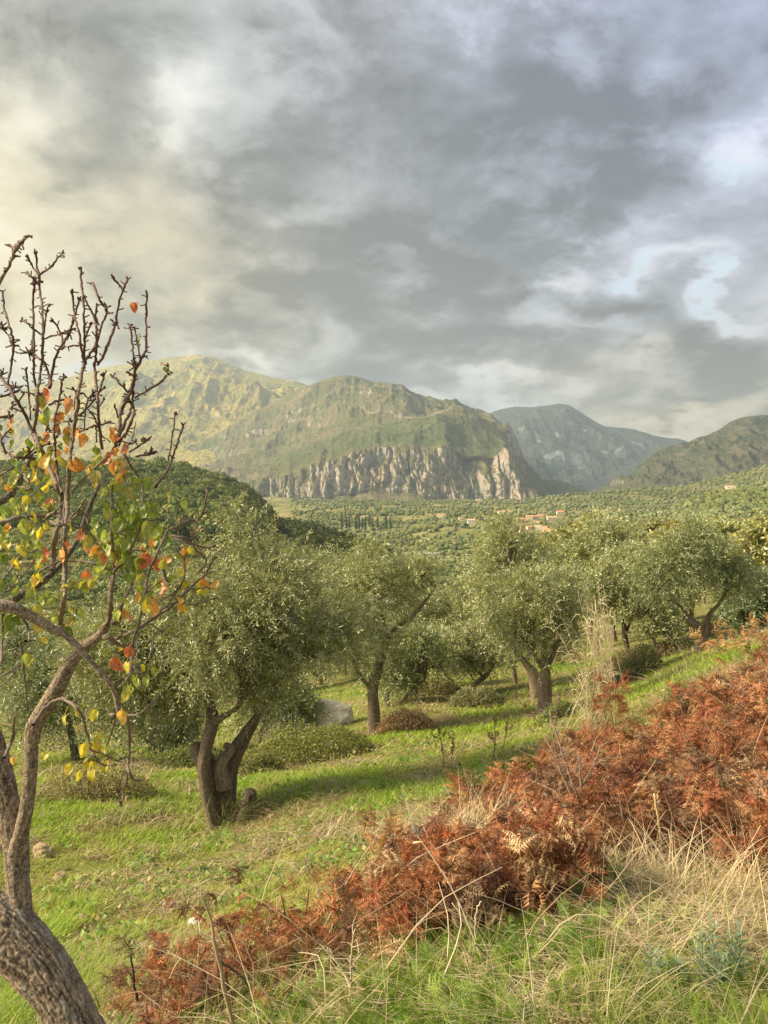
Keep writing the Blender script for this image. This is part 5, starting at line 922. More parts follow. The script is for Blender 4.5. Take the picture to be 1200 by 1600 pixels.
POLY = [(170, 1640), (210, 1545), (330, 1490), (440, 1480), (530, 1465), (600, 1400), (650, 1340), (720, 1295), (800, 1250), (860, 1205), (900, 1180), (980, 1170), (1060, 1120), (1130, 1075), (1210, 1040), (1420, 1040), (1420, 1420), (1200, 1400), (1050, 1390), (940, 1420), (880, 1470), (820, 1540), (740, 1620), (640, 1760), (170, 1760)]
def inside(px, py, poly=POLY):
    k = np.zeros(len(px), bool); n = len(poly)
    for i in range(n):
        x0, y0 = poly[i]; x1, y1 = poly[(i + 1) % n]
        c = ((y0 > py) != (y1 > py)); k ^= c & (px < (x1 - x0) * (py - y0) / ((y1 - y0) if y1 != y0 else 1e-9) + x0)
    return k
def fern_ground(X, d, Z): p, q = proj(X, d, Z); return inside(p, q)
def gcol(pos, r):
    n = len(pos); a = fbm(pos[:, 0] / 1.3, pos[:, 1] / 1.6, 4, 81); b = fbm(pos[:, 0] / .35, pos[:, 1] / .4, 3, 82)
    lush = np.clip((a - .50) * 6 + (b - .5) * 2.4, 0, 1)[:, None]
    # the bright tufts round the big olive and on the terrace beyond
    for (x_, y_, w_) in LUSH: lush[:, 0] = np.maximum(lush[:, 0], np.clip(1.4 - np.hypot((pos[:, 0] - x_) / w_, (pos[:, 1] - y_) / (w_ * .8)), 0, 1))
    c = np.array((.42, .45, .085)) * (1 - lush) + np.array((.31, .46, .035)) * lush
    dry = (r.random(n) < .20 * (1 - lush[:, 0]) + .04)[:, None]; c = np.where(dry, np.array((.56, .46, .23)), c)
    return c * (.65 + .7 * r.random((n, 1))), lush[:, 0]
LUSH = [((445 - 600) / 1200 * 8.8, 8.8, .8), ((270 - 600) / 1200 * 7.6, 7.6, .9), ((1010 - 600) / 1200 * 15.5, 15.5, 1.7), ((740 - 600) / 1200 * 12.5, 12.5, 1.4), ((870 - 600) / 1200 * 18, 18, 1.6), ((10 - 600) / 1200 * 3.6, 3.6, .7), ((320 - 600) / 1200 * 8.2, 8.2, .7)]
mb = MB()
for (n, p0, p1, d0, d1, h, wd, sd_) in [(120000, -60, 1260, 1.8, 5.5, .085, .0042, 1), (190000, -60, 1260, 4.5, 13, .062, .0085, 2), (90000, -80, 1260, 11, 34, .075, .020, 3)]:
    pos, r = on_ground(n, p0, p1, d0, d1, 200 + sd_)
    C, lush = gcol(pos, r); den = fbm(pos[:, 0] / .5, pos[:, 1] / .5, 3, 90)
    k = (r.random(len(pos)) < .34 + lush * .7 + (den - .45) * 3.0); pos, C, lush = pos[k], C[k], lush[k]; n = len(pos)
    hg = h * (.45 + .9 * r.random(n)) * (.7 + .9 * lush); 
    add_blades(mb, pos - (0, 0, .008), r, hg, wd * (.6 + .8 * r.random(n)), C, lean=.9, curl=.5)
tag(mb.build('grass', M_grass, smooth=False), kind='stuff')
# tall green grass and feathery herbs at the lower right and along the bank
mb = MB()
def in_px(boxes):
    def f(p, d, X, r):
        Z = H(X, d); q = 760 - 1200 * (Z - EYE) / d; k = np.zeros(len(p))
        for (x0, x1, y0, y1, w_) in boxes: k = np.maximum(k, w_ * ((p > x0) & (p < x1) & (q > y0) & (q < y1)))
        return r.random(len(p)) < k
    return f
pos, r = on_ground(60000, -40, 1300, 1.7, 4.2, 301, in_px([(650, 800, 1480, 1760, .34), (800, 1250, 1540, 1900, .40), (930, 1250, 1420, 1560, .12), (360, 650, 1560, 1900, .32), (-60, 170, 1500, 1900, .35), (170, 400, 1500, 1900, .16), (480, 700, 1400, 1520, .18)]))
n = len(pos); C = np.array((.27, .38, .045)) * (.5 + .9 * r.random((n, 1))); C = np.where(r.random((n, 1)) < .35, np.array((.44, .44, .13)), C)
k = fbm(pos[:, 0] / .16, pos[:, 1] / .16, 3, 304) > .44; pos, C = pos[k], C[k]; n = len(pos)
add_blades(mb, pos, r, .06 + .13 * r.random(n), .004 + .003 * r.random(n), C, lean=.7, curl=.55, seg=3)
tag(mb.build('tall_grass', M_grass, smooth=False), kind='stuff')

# ------------------------------------------------------------------ fern fronds
def frond(seed, L=1.0, npin=15, npl=9, curl=.6, droop=.8, crump=.35, wid=.30):
    """one feathery frond along +Y, arching; built of pinnae with pinnules (triangles)"""
    r = np.random.default_rng(seed); V = []; ph = r.uniform(-.3, .3)
    tt = np.linspace(0, 1, npin + 2)
    path = np.stack([.08 * L * np.sin(3 * tt + ph * 9) * tt, L * (tt - .18 * droop * tt ** 2) * .62, L * (.78 * tt - droop * .72 * tt ** 2)], -1)
    path[:, 1] += 0; tn = unit(np.gradient(path, axis=0))
    for i in range(2, npin + 1):
        t = tt[i]; Lp = L * wid * (math.sin(math.pi * min(1, (t - .05) * .92 + .12)) ** .8) * (1.15 - .6 * t) * r.uniform(.7, 1.15)
        for sgn in (-1, 1):
            if r.random() < .08: continue
            up = unit(np.array([0, 0, 1.]) - tn[i] * tn[i, 2]); sd_ = np.cross(tn[i], up) * sgn
            d = unit(sd_ + tn[i] * .45 + up * r.normal(.05, crump)); q = path[i].copy(); st = Lp / npl; nrm = unit(up + r.normal(0, crump, 3))
            for k in range(npl):
                u = k / npl; d2 = unit(d + (tn[i] * .3 * math.sin(curl * 3) - up * curl * 1.6 * u + r.normal(0, crump * .35, 3)) * .55); q2 = q + d2 * st
                w_ = Lp * .24 * (1 - u) ** .7 * r.uniform(.7, 1.2); b = unit(np.cross(d2, nrm)); bend = -nrm * w_ * curl * .6
                for s2 in (-1, 1): V += [q, q + d2 * st * .8, q + d2 * st * 1.0 + b * s2 * w_ + bend + r.normal(0, crump * .18 * w_, 3)]
                q = q2
    V = np.array(V); F = np.arange(len(V)).reshape(-1, 3)
    sV, sF, sT = tube(path, np.linspace(.006, .0015, len(path)) * L, 3)
    F = np.concatenate([F, sT + len(V), sF[:, [0, 1, 2]] + len(V), sF[:, [0, 2, 3]] + len(V)]); V = np.concatenate([V, sV])
    return V, F, np.r_[np.zeros(len(V) - len(sV)), np.ones(len(sV))]
def put_fronds(mb, protos, pos, yaw, pitch, size, colr, r, roll=.3):
    k = r.integers(len(protos), size=len(pos))
    for i, (v, f, st) in enumerate(protos):
        s = np.where(k == i)[0]
        if not len(s): continue
        n = len(s); p = pitch[s][:, None]; y0 = v[None, :, 1] * np.cos(p) - v[None, :, 2] * np.sin(p); z0 = v[None, :, 1] * np.sin(p) + v[None, :, 2] * np.cos(p); x0 = np.broadcast_to(v[None, :, 0], y0.shape)
        ro = r.normal(0, roll, (n, 1)); x1 = x0 * np.cos(ro) + z0 * np.sin(ro); z1 = -x0 * np.sin(ro) + z0 * np.cos(ro)
        a = yaw[s][:, None]; X = x1 * np.cos(a) - y0 * np.sin(a); Y = x1 * np.sin(a) + y0 * np.cos(a)
        V = np.stack([X, Y, z1], -1) * size[s][:, None, None] + pos[s][:, None]
        F = f[None] + (np.arange(n) * len(v))[:, None, None]
        j = np.repeat(r.random((n, len(v) // 3 + 1)), 3, 1)[:, :len(v)]
        C = colr[s][:, None] * (.55 + .8 * j[..., None]); C = np.where(st[None, :, None] > 0, np.array((.30, .17, .08)) * np.ones_like(C), C)
        mb.add(V.reshape(-1, 3), F.reshape(-1, 3), C.reshape(-1, 3))
FR = [frond(s, 1, 14, 8, .7 + .35 * (s % 3), .7 + .35 * (s % 4), .50 + .14 * (s % 3), .26 + .03 * (s % 3)) for s in range(10)]
FRL = [frond(s + 20, 1, 11, 5, .7 + .3 * (s % 3), .6 + .3 * (s % 3), .55) for s in range(8)]
FC = [(.34, .125, .06), (.42, .18, .085), (.16, .07, .045), (.48, .26, .13), (.56, .39, .23), (.25, .16, .10)]
mb = MB()
for (n, d0, d1, sd_, pr) in ((1700, 2.2, 6.5, 1, FR), (2000, 5.5, 14, 2, FRL)):
    pos, r = on_ground(n * 4, 150, 1420, d0, d1, 400 + sd_)
    k = fern_ground(pos[:, 0], pos[:, 1], pos[:, 2]); pq = proj(pos[:, 0], pos[:, 1], pos[:, 2]); k &= fbm(pos[:, 0] / .45, pos[:, 1] / .55, 3, 95) + np.interp(pq[0], [200, 600, 760, 900, 1100], [-.05, -.03, -.04, .02, .08]) - np.interp(pq[1], [1450, 1580], [0, .05]) > .49
    pxx, _ = proj(pos[:, 0], pos[:, 1], pos[:, 2]); k &= (pxx > 560) | (r.random(len(pos)) < .55)
    pos = pos[k][:n]; n = len(pos); pxx = pxx[k][:n]
    mound = .10 + .30 * fbm(pos[:, 0] / .8, pos[:, 1] / .8, 3, 97) * np.clip((pxx - 300) / 500, .4, 1.1)
    pos[:, 2] += r.random(n) * mound
    sz = (.20 + .26 * r.random(n)) * np.clip((pxx + 300) / 1000, .7, 1.1)
    put_fronds(mb, pr, pos, r.uniform(0, 6.283, n), r.normal(.35, .4, n), sz, pal(n, FC, [4, 3.4, 2.6, 2.4, 1.3, 1.8], 96 + sd_, .3), r, .5)
tag(mb.build('dead_bracken', M_fern, smooth=False), kind='stuff')
# green feathery herbs
GF = [frond(s + 60, 1, 9, 6, .15, .5, .2, .34) for s in range(4)]
mb = MB(); pos, r = on_ground(16000, 300, 1300, 1.8, 7, 501, in_px([(600, 960, 1400, 1560, .6), (560, 800, 1540, 1900, .6), (850, 980, 1290, 1440, .5), (380, 560, 1440, 1640, .12), (560, 700, 1500, 1800, .25), (860, 1250, 1540, 1900, .16), (430, 560, 1600, 1800, .3)]))
n = len(pos); pos[:, 2] += r.random(n) * .05; put_fronds(mb, GF, pos, r.uniform(0, 6.283, n), r.normal(.6, .35, n), .07 + .09 * r.random(n), pal(n, [(.20, .34, .035), (.27, .40, .05), (.12, .23, .03)], [3, 3, 2], 55), r, .3)
tag(mb.build('feathery_herbs', M_grass, smooth=False), kind='stuff')
# straw: dead grass stalks, long and thin, leaning every way
mb = MB()
pos, r = on_ground(60000, 150, 1400, 1.9, 9, 601, in_px([(560, 900, 1360, 1640, .16), (900, 1400, 1390, 1560, .30), (780, 1250, 1500, 1700, .14), (300, 600, 1420, 1800, .09), (840, 1400, 1180, 1380, .08), (620, 900, 1260, 1400, .16), (170, 380, 1450, 1700, .05), (700, 960, 1600, 1700, .2)]))
k = fbm(pos[:, 0] / .22, pos[:, 1] / .22, 3, 602) > .48; pos = pos[k]
n = len(pos); C = pal(n, [(.62, .50, .29), (.50, .38, .20), (.70, .60, .40), (.42, .33, .22)], [3, 2, 2, 1.5], 66)
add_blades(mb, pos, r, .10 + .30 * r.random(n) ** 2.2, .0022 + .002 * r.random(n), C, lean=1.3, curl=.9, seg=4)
tag(mb.build('dry_grass', M_dry, smooth=False), kind='stuff')
# litter of short straws lying on the ground
mb = MB(); pos, r = on_ground(60000, -50, 1300, 1.9, 20, 611); n = len(pos); k = (fbm(pos[:, 0] / .5, pos[:, 1] / .5, 4, 67) > .53); pos = pos[k]; n = len(pos)
pos[:, 2] += .015; C = pal(n, [(.45, .36, .21), (.33, .25, .15), (.22, .16, .10), (.55, .47, .30)], [3, 3, 2, 1.5], 68)
add_blades(mb, pos, r, (.03 + .05 * r.random(n)) * (1 + pos[:, 1] / 9), (.004 + .003 * r.random(n)) * (1 + pos[:, 1] / 8), C, lean=3.0, curl=.6, seg=2)
tag(mb.build('leaf_litter', M_dry, smooth=False), kind='stuff')


# straw tussocks: pale stalks standing in bunches among the bracken, and a mat of fallen straw
mb = MB(); r = np.random.default_rng(640)
TS = [(690, 4.3, 1.0), (730, 4.5, 1.1), (770, 4.7, 1.1), (810, 4.6, 1.0), (660, 4.1, .7), (740, 4.1, .8), (860, 4.9, .9), (700, 5.1, .9), (640, 3.6, .6), (960, 3.6, .8), (1040, 3.4, .8), (1110, 3.3, .9), (1190, 3.4, .9), (900, 3.9, .7), (1000, 3.9, .7), (560, 3.2, .5), (480, 3.3, .5), (1080, 4.0, .7), (1150, 4.2, .8), (920, 5.4, .8), (880, 6.6, .9), (300, 3.3, .4), (690, 6.4, .6), (610, 5.6, .6), (540, 6.0, .4), (820, 3.3, .6)]
for (p_, d_, s_) in TS:
    n = int(170 * s_); x0 = (p_ - 600) / 1200 * d_; X = x0 + r.normal(0, .12, n); Y = d_ + r.normal(0, .12, n); pos = np.stack([X, Y, H(X, Y)], -1)
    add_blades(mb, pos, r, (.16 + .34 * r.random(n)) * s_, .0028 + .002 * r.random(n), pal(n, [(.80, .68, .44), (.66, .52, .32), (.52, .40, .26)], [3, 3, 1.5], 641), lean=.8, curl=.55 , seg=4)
tag(mb.build('straw_tussocks', M_dry, smooth=False), kind='stuff')
mb = MB(); pos, r = on_ground(60000, 300, 1400, 1.7, 5.5, 651, in_px([(850, 1400, 1370, 1570, .6), (700, 960, 1530, 1700, .5), (560, 900, 1400, 1560, .25), (860, 1400, 1560, 1900, .15), (300, 640, 1480, 1800, .15), (640, 900, 1200, 1400, .3)])); n = len(pos)
k = fbm(pos[:, 0] / .3, pos[:, 1] / .3, 3, 652) > .42; pos = pos[k]; n = len(pos); pos[:, 2] += .01 + .05 * r.random(n)
add_blades(mb, pos, r, .03 + .05 * r.random(n), .003 + .002 * r.random(n), pal(n, [(.66, .55, .36), (.48, .38, .25), (.30, .22, .14), (.78, .70, .52)], [3, 3, 1.5, 1.5], 653), lean=3.4, curl=1.4, seg=3)
tag(mb.build('straw_mat', M_dry, smooth=False), kind='stuff')
mb = MB(); pos, r = on_ground(46000, -60, 1300, 1.7, 12, 661); n = len(pos); k = fbm(pos[:, 0] / .35, pos[:, 1] / .4, 3, 662) > .53; pos = pos[k]; n = len(pos)   # clover and small weeds
ax = unit(np.stack([r.normal(0, 1, n), r.normal(0, 1, n), .35 + .4 * r.random(n)], -1)); nr_ = unit(r.normal(0, .35, (n, 3)) + (0, 0, 1)); L = (.012 + .026 * r.random(n) ** 2) * (1 + pos[:, 1] / 12); pos[:, 2] += .01 + .05 * r.random(n)
V = leaf_quads(pos, ax, nr_, L, L * .7); mb.add(V, np.arange(4 * n).reshape(-1, 4), np.repeat(pal(n, [(.20, .34, .05), (.30, .42, .08), (.14, .24, .05), (.50, .40, .18)], [3, 3, 2, .8], 663), 4, 0))
tag(mb.build('clover', M_grass, smooth=False), kind='stuff')
# fallen dead stems lying through the bracken
mb = MB(); pos, r = on_ground(1500, 300, 1350, 2.6, 9, 671); pos = pos[fern_ground(pos[:, 0], pos[:, 1], pos[:, 2])][:260]
for q in pos:
    a = r.uniform(0, 6.283); dl = np.array([math.cos(a), math.sin(a) * .6, r.uniform(-.1, .9)]); L = r.uniform(.25, .6); s = smooth_path([q, q + dl * L * .5 + (0, 0, .12) + r.normal(0, .03, 3), q + dl * L + (0, 0, .1)], 6)
    add_tube(mb, s, np.linspace(.0035, .0012, 6), 4, np.array([(.55, .42, .28), (.34, .22, .14), (.66, .56, .40)][r.integers(3)]))
tag(mb.build('dead_stems', M_dry, smooth=False), kind='stuff')
# ------------------------------------------------------------------ individual plants
def base_at(px_, d_, up=0.0): x_ = (px_ - 600) / 1200 * d_; return np.array([x_, d_, float(H(x_, d_)) + up])
# tall dry reed clump
d_ = 9.6; b = base_at(925, d_); t = empty('dry_reeds', b, 'tall clump of pale dry reed stalks leaning left, in front of the olives', 'reeds')
r = np.random.default_rng(77); mb = MB(); mp = MB(); tops = MB()
for i in range(58):
    a = P(925 + r.normal(0, 24), 1150, d_ + r.normal(0, .15)); a[2] = b[2] + r.uniform(-.03, .05)
    u = r.random(); tx, ty = 868 + r.normal(38, 26) + (1 - u) * 25, 925 + u * 150 + r.normal(0, 14)
    e = P(tx, ty, d_ + r.normal(0, .25)); m_ = (a + e) / 2 + np.array([(.10 + .05 * r.normal()), 0, .04]); s = smooth_path([a, m_, e], 8)
    c = np.array([(.66, .56, .36), (.55, .45, .28), (.74, .66, .46)][i % 3]) * r.uniform(.8, 1.15); add_tube(mb, s, np.linspace(.0045, .0015, 8), 5, c)
    for k in range(3):
        j = r.integers(2, 8); q = s[j]; dl = unit(np.array([r.normal(0, .7), r.normal(0, .5), r.uniform(-.5, .8)])); ln = r.uniform(.10, .26)
        tp = smooth_path([q, q + dl * ln * .5 + (0, 0, .02), q + dl * ln - (0, 0, .06)], 4); add_tube(mp, tp, [.0045, .004, .003, .001], 3, c * 1.05)
    for k in range(6):
        q = s[-1] - (s[-1] - s[-3]) * r.random(); o_ = r.normal(0, .03, 3); add_tube(tops, [q, q + o_ + (0, 0, .02)], [.003, .002], 3, (.55, .40, .28))
mb.build('stalk', M_dry, t, b)['kind'] = 'stuff'; mp.build('dry_leaf', M_dry, t, b)['kind'] = 'stuff'; tops.build('seed_head', M_dry, t, b)['kind'] = 'stuff'
# second clump further right of it
mb = MB(); b2 = base_at(1010, 9.8); t = empty('dry_reeds', b2, 'thin sparse pair of pale stems crossing in front of the forked olive', 'reeds')
for (x0, y0, x1, y1) in [(1098, 1060, 1040, 990), (1075, 1060, 1060, 1010), (985, 1130, 945, 960), (960, 1130, 952, 1010)]:
    q0 = P(x0, y0, 9.8); q1 = P(x1, y1, 9.8); q0[2] = min(q0[2], float(H(q0[0], q0[1])) + .02) if y0 > 1100 else q0[2]; add_tube(mb, smooth_path([q0, (q0 + q1) / 2 + (.03, 0, 0), q1], 7), np.linspace(.006, .002, 7), 4, (.62, .52, .34))
mb.build('stalk', M_dry, t, b2)
# brown dock seed stalks
DK = [(800, 10.6, 1085, 852, 1182, 'long leaning one'), (684, 8.8, 1136, 694, 1196, 'leftmost'), (706, 9.4, 1150, 704, 1198, 'second from the left'), (772, 9.1, 1122, 770, 1190, 'tallest upright one'), (790, 9.6, 1120, 786, 1180, 'just right of the tallest upright one'), (875, 9.2, 1068, 862, 1190, 'beside the straight trunk')]
for i, (tx, d_, ty, bx, by, lab) in enumerate(DK):
    b = base_at(bx, d_); t = empty('dock_stalk', b, 'dark brown upright seed stalk on the grass, ' + lab, 'weed', 'brown seed stalks on the grass'); mb = MB(); m2 = MB()
    s = smooth_path([b, (b + P(tx, ty, d_)) / 2 + (.02, 0, 0), P(tx, ty, d_)], 12); add_tube(mb, s, np.linspace(.006, .003, 12), 5, (.20, .11, .06))
    SB = [s]
    for k in range(r.integers(2, 6)):
        q = s[r.integers(4, 10)]; dl = np.array([r.normal(0, .5), r.normal(0, .3), 1.0]) * r.uniform(.06, .16); sb = smooth_path([q, q + dl * .5 + (r.normal(0, .012), 0, 0), q + dl], 12); add_tube(mb, sb, np.linspace(.003, .0015, 12), 4, (.22, .13, .07)); SB.append(sb)
    for k in range(110):
        s = SB[r.integers(len(SB))]; j = r.uniform(3.5, 11); q = s[int(j)] + (s[min(11, int(j) + 1)] - s[int(j)]) * (j % 1) + r.normal(0, .010, 3); V = I1[0] * r.uniform(.004, .008) + q; m2.add(V, I1[1], np.array((.20, .10, .06)) * r.uniform(.6, 1.5))
    mb.build('stem', M_dry, t, b); m2.build('seed_head', M_dry, t, b)['kind'] = 'stuff'
# leafless shrub in the bracken and other bare stems
def bare(px_, d_, lab, segs, C, wd=1.0, cat='shrub', name='bare_shrub', fine=60, seed=1, grp=None):
    b = base_at(px_, d_); t = empty(name, b, lab, cat, grp); mb = MB(); r = np.random.default_rng(seed); S = []
    for sg in segs:
        a = np.array([P(q[0], q[1], d_ + (q[3] if len(q) > 3 else 0)) for q in sg]); s = smooth_path(a, max(6, 4 * len(sg))); s += r.normal(0, .002, s.shape); w0, w1 = sg[0][2], sg[-1][2]
        add_tube(mb, s, np.linspace(w0, w1, len(s)) / 2400 * d_ * wd, 6, np.array(C) * r.uniform(.85, 1.2)); S.append(s)
    mb.build('stem', M_twig, t, b)
    if fine:
        mb = MB()
        for k in range(fine):
            s = S[r.integers(len(S))]; q = s[r.integers(len(s) // 3, len(s))]; dl = unit(np.array([r.normal(0, .7), r.normal(0, .5), r.uniform(.1, 1)])); ln = r.uniform(.06, .2) * d_ / 5
            add_tube(mb, smooth_path([q, q + dl * ln * .5 + r.normal(0, .01, 3), q + dl * ln], 4), [.0016, .0013, .001, .0006], 3, np.array(C) * 1.25)
        mb.build('twig', M_twig, t, b)
    return t
bare(935, 4.4, 'leafless pale twiggy shrub rising from the bracken, dark at its foot', [[(940, 1400, 9), (925, 1330, 8), (915, 1290, 7), (908, 1270, 6), (908, 1220, 5), (905, 1180, 3)], [(915, 1290, 6), (880, 1262, 5), (850, 1240, 3)], [(908, 1270, 5), (880, 1215, 4), (868, 1180, 2)], [(908, 1230, 4), (925, 1200, 3), (938, 1165, 2)], [(920, 1310, 5), (935, 1270, 4), (945, 1225, 2)], [(905, 1255, 4), (880, 1180, 3), (858, 1110, 2)]], (.30, .24, .19), fine=110, seed=3)
bare(1025, 9.5, 'grey leafless bush rising above the bracken near the right edge', [[(1110 + 8 * i, 1165, 3), (1105 + 10 * i - 10, 1110, 2), (1085 + 14 * i, 1062 + abs(i - 3) * 4, 1)] for i in range(7)], (.40, .34, .29), fine=160, seed=4)
bare(545, 2.7, 'single pale forked stem standing in the lower middle foreground', [[(552, 1640, 5), (548, 1560, 5), (549, 1500, 4), (555, 1450, 2)], [(548, 1535, 4), (530, 1510, 3), (515, 1480, 2)], [(549, 1510, 3), (562, 1490, 2)]], (.60, .50, .36), fine=14, seed=5, name='dead_weed', cat='weed')
bare(355, 2.7, 'long buff stem slanting through the red bracken at lower left', [[(372, 1640, 8), (345, 1520, 7), (330, 1440, 4), (312, 1395, 2)]], (.52, .38, .25), fine=0, seed=6, name='dead_weed', cat='weed')
bare(215, 3.0, 'thin black stem at the lower left beside the pear trunk', [[(225, 1620, 5), (212, 1545, 4), (205, 1490, 3)]], (.05, .045, .04), fine=0, seed=7, name='dead_weed', cat='weed')
bare(385, 2.9, 'thin dark branch lying slanted across the lower left bracken', [[(345, 1500, 4, 0), (380, 1530, 4, 0), (405, 1555, 4), (470, 1545, 2)]], (.10, .07, .055), fine=0, seed=8, name='fallen_twig', cat='twig')
bare(1030, 3.9, 'tall straight straw coloured stalk upright before the bracken', [[(1036, 1345, 5), (1030, 1290, 5), (1022, 1240, 3)]], (.68, .55, .30), fine=0, seed=9, name='dead_weed', cat='weed')
bare(965, 3.9, 'straw stalk leaning left, just left of the tall straight one', [[(985, 1345, 4), (975, 1290, 4), (966, 1238, 2)]], (.64, .50, .30), fine=0, seed=10, name='dead_weed', cat='weed')
bare(780, 3.6, 'arched straw stalk bent flat across the top of the tussock', [[(735, 1400, 3), (720, 1330, 3), (690, 1318, 3), (645, 1316, 4)]], (.70, .60, .38), fine=0, seed=12, name='dead_weed', cat='weed')
bare(740, 2.9, 'forked whitish stem at bottom centre right of the single pale one', [[(748, 1500, 3), (742, 1450, 4), (745, 1420, 3), (752, 1408, 2)], [(742, 1452, 4), (722, 1430, 3), (708, 1412, 2)]], (.62, .52, .38), fine=0, seed=13, name='dead_weed', cat='weed')
# fallen branch on the right bank
b = P(1165, 1262, 4.9); t = bpy.data.objects.new('x', None); bpy.data.objects.remove(t)
mb = MB(); s = smooth_path([[*P(1120, 1278, 5.0), .012], [*P(1150, 1258, 4.95), .018], [*P(1180, 1250, 4.9), .020], [*P(1230, 1238, 4.8), .024], [*P(1300, 1255, 4.7), .026]], 60); barky(mb, s, 24, 21, (.22, .17, .13), .10, 6)
tag(mb.build('fallen_branch', M_bark, None, b), 'rough grey brown dead branch lying on the bracken at the right edge', 'branch')
# distinct bracken plants
def bracken(px_, py_, d_, n, size, lab, seed, C=None, up=.0, pitch=.5, spread=.10, proto=FR, name='bracken_plant', cat='fern', grp='bracken plants standing out of the bank'):
    b = base_at(px_, d_); c = P(px_, py_, d_); c[2] = max(c[2], b[2]); t = empty(name, b, lab, cat, grp); r = np.random.default_rng(seed); mb = MB(); st = MB()
    pos = c + r.normal(0, spread, (n, 3)) * (1, 1, .6); pos[:, 2] = np.maximum(pos[:, 2], b[2])
    put_fronds(mb, proto, pos, r.uniform(0, 6.283, n), r.normal(pitch, .35, n), size * r.uniform(.7, 1.2, n), pal(n, C or FC[:4], [1] * len(C or FC[:4]), seed, .2), r, .4); mb.build('frond', M_fern, t, b)
    for q in pos[:6]: add_tube(st, smooth_path([b + r.normal(0, .02, 3) * (1, 1, 0), (b + q) / 2 + r.normal(0, .02, 3), q], 6), [.004] * 6, 4, (.32, .18, .09))
    st.build('stalk', M_fern, t, b)
OR = [(.58, .22, .07), (.52, .18, .06)]
bracken(905, 1335, 3.6, 9, .17, 'bright orange curled fern frond hanging in the middle of the green herbs', 1, OR, spread=.05)
bracken(620, 1335, 3.9, 5, .30, 'brown arching fern frond over the weathered stone left of the tussock', 2, [(.34, .15, .06)], spread=.07, pitch=.9)
bracken(372, 1465, 3.1, 26, .22, 'rusty fern clump in the lower left, a long buff stem rising through it', 3, spread=.13)
bracken(470, 1440, 3.4, 18, .20, 'faded brown fern clump left of the bottom centre', 4, [(.30, .13, .06), (.36, .17, .08)], spread=.13)
bracken(700, 1400, 3.3, 34, .24, 'reddest fern clump in the middle of the foreground', 5, [(.46, .14, .05), (.40, .12, .05), (.50, .20, .08)], spread=.15)
bracken(800, 1385, 3.4, 24, .22, 'rust red fern clump just right of the reddest one', 6, spread=.12)
bracken(1160, 1175, 6.4, 26, .38, 'large arching pinkish fern high on the bank near the right edge', 7, [(.48, .25, .14), (.42, .16, .08)], spread=.22)
bracken(1150, 1008, 12.5, 16, .62, 'golden brown ferns topping the far end of the bank at the right', 8, [(.58, .36, .16), (.46, .24, .12)], spread=.3, proto=FRL)
bracken(960, 1085 + 20, 8.4, 22, .36, 'dark red pointed fern clump right of the dry reeds', 9, [(.30, .10, .05), (.34, .12, .055)], spread=.18, proto=FRL)
bracken(1060, 1130, 7.2, 26, .42, 'broad reddish fern mound in front of the grey leafless bush', 10, [(.42, .16, .075), (.38, .13, .06), (.5, .26, .14)], spread=.2)
bracken(1195, 1300, 4.0, 20, .30, 'orange brown fern fringe at the right edge below the fallen branch', 11, [(.52, .23, .10), (.45, .17, .07)], spread=.14)
# low bushes
def bush(px_, d_, wpx, hpx, lab, C1, C2, seed, n=900, leaf=.03, twig=True, tc=(.25, .19, .14), name='low_bush', asp=.45, grp='low bushes on the slope'):
    b = base_at(px_, d_); t = empty(name, b, lab, 'bush', grp); r = np.random.default_rng(seed); W = wpx / 2400 * d_; Hh = hpx / 1200 * d_
    th = r.random(n) * 6.283; rad = np.sqrt(r.random(n)); x_ = np.cos(th) * rad * W; y_ = np.sin(th) * rad * W * asp; top = Hh * np.clip(1 - rad ** 2, 0, 1) ** .6 * (.55 + .9 * fbm(x_ / .25 + seed, y_ / .25, 3, seed)); z_ = top * r.random(n) ** .45
    gz = H(b[0] + x_, b[1] + y_); q = np.stack([b[0] + x_, b[1] + y_, gz + z_], -1); ax = unit(r.normal(size=(n, 3)) + (0, 0, .5)); nr_ = unit(r.normal(size=(n, 3)) + (0, -.2, .8)); mb = MB()
    if twig:
        for k in range(min(n // 5, 200)):
            s = q[k]; e = s + unit(r.normal(size=3) * (1, 1, .5) + (0, 0, .3)) * r.uniform(.08, .22) * d_ / 10; m0 = np.array([b[0] + (s[0] - b[0]) * .8, b[1] + (s[1] - b[1]) * .8, float(gz[k]) - .02])
            add_tube(mb, smooth_path([m0, s, e], 6), [.004, .0035, .003, .0025, .002, .0012], 3, np.array(tc) * r.uniform(.7, 1.4))
        mb.build('twig', M_twig, t, b)
    mb = MB(); V = leaf_quads(q, ax, nr_, leaf * (.7 + .8 * r.random(n)), leaf * .5 * (.7 + .6 * r.random(n))); k = r.random((n, 1)); mb.add(V, np.arange(4 * n).reshape(-1, 4), np.repeat((np.array(C1) * (1 - k) + np.array(C2) * k) * (.7 + .6 * r.random((n, 1))), 4, 0)); mb.build('foliage', M_grass, t, b, smooth=False)
bush(480, 11.8, 210, 50, 'long yellow green bramble mound beside the pale rock', (.17, .21, .05), (.36, .38, .12), 1, 5200, .045)
bush(400, 11.0, 90, 30, 'small bramble hump at the left end of the long mound', (.16, .20, .05), (.34, .36, .11), 12, 1500, .04)
bush(150, 9.6, 190, 50, 'heap of brownish pruned twigs and grass left of the large olive', (.28, .23, .13), (.38, .36, .16), 2, 3000, .035)
bush(632, 13.2, 100, 34, 'reddish brown dry bush at the foot of the slim trunked olive', (.34, .20, .12), (.46, .32, .20), 3, 2000, .045)
bush(745, 15.8, 90, 34, 'grey green low bush in the middle of the slope', (.20, .23, .10), (.38, .38, .20), 4, 2000, .05)
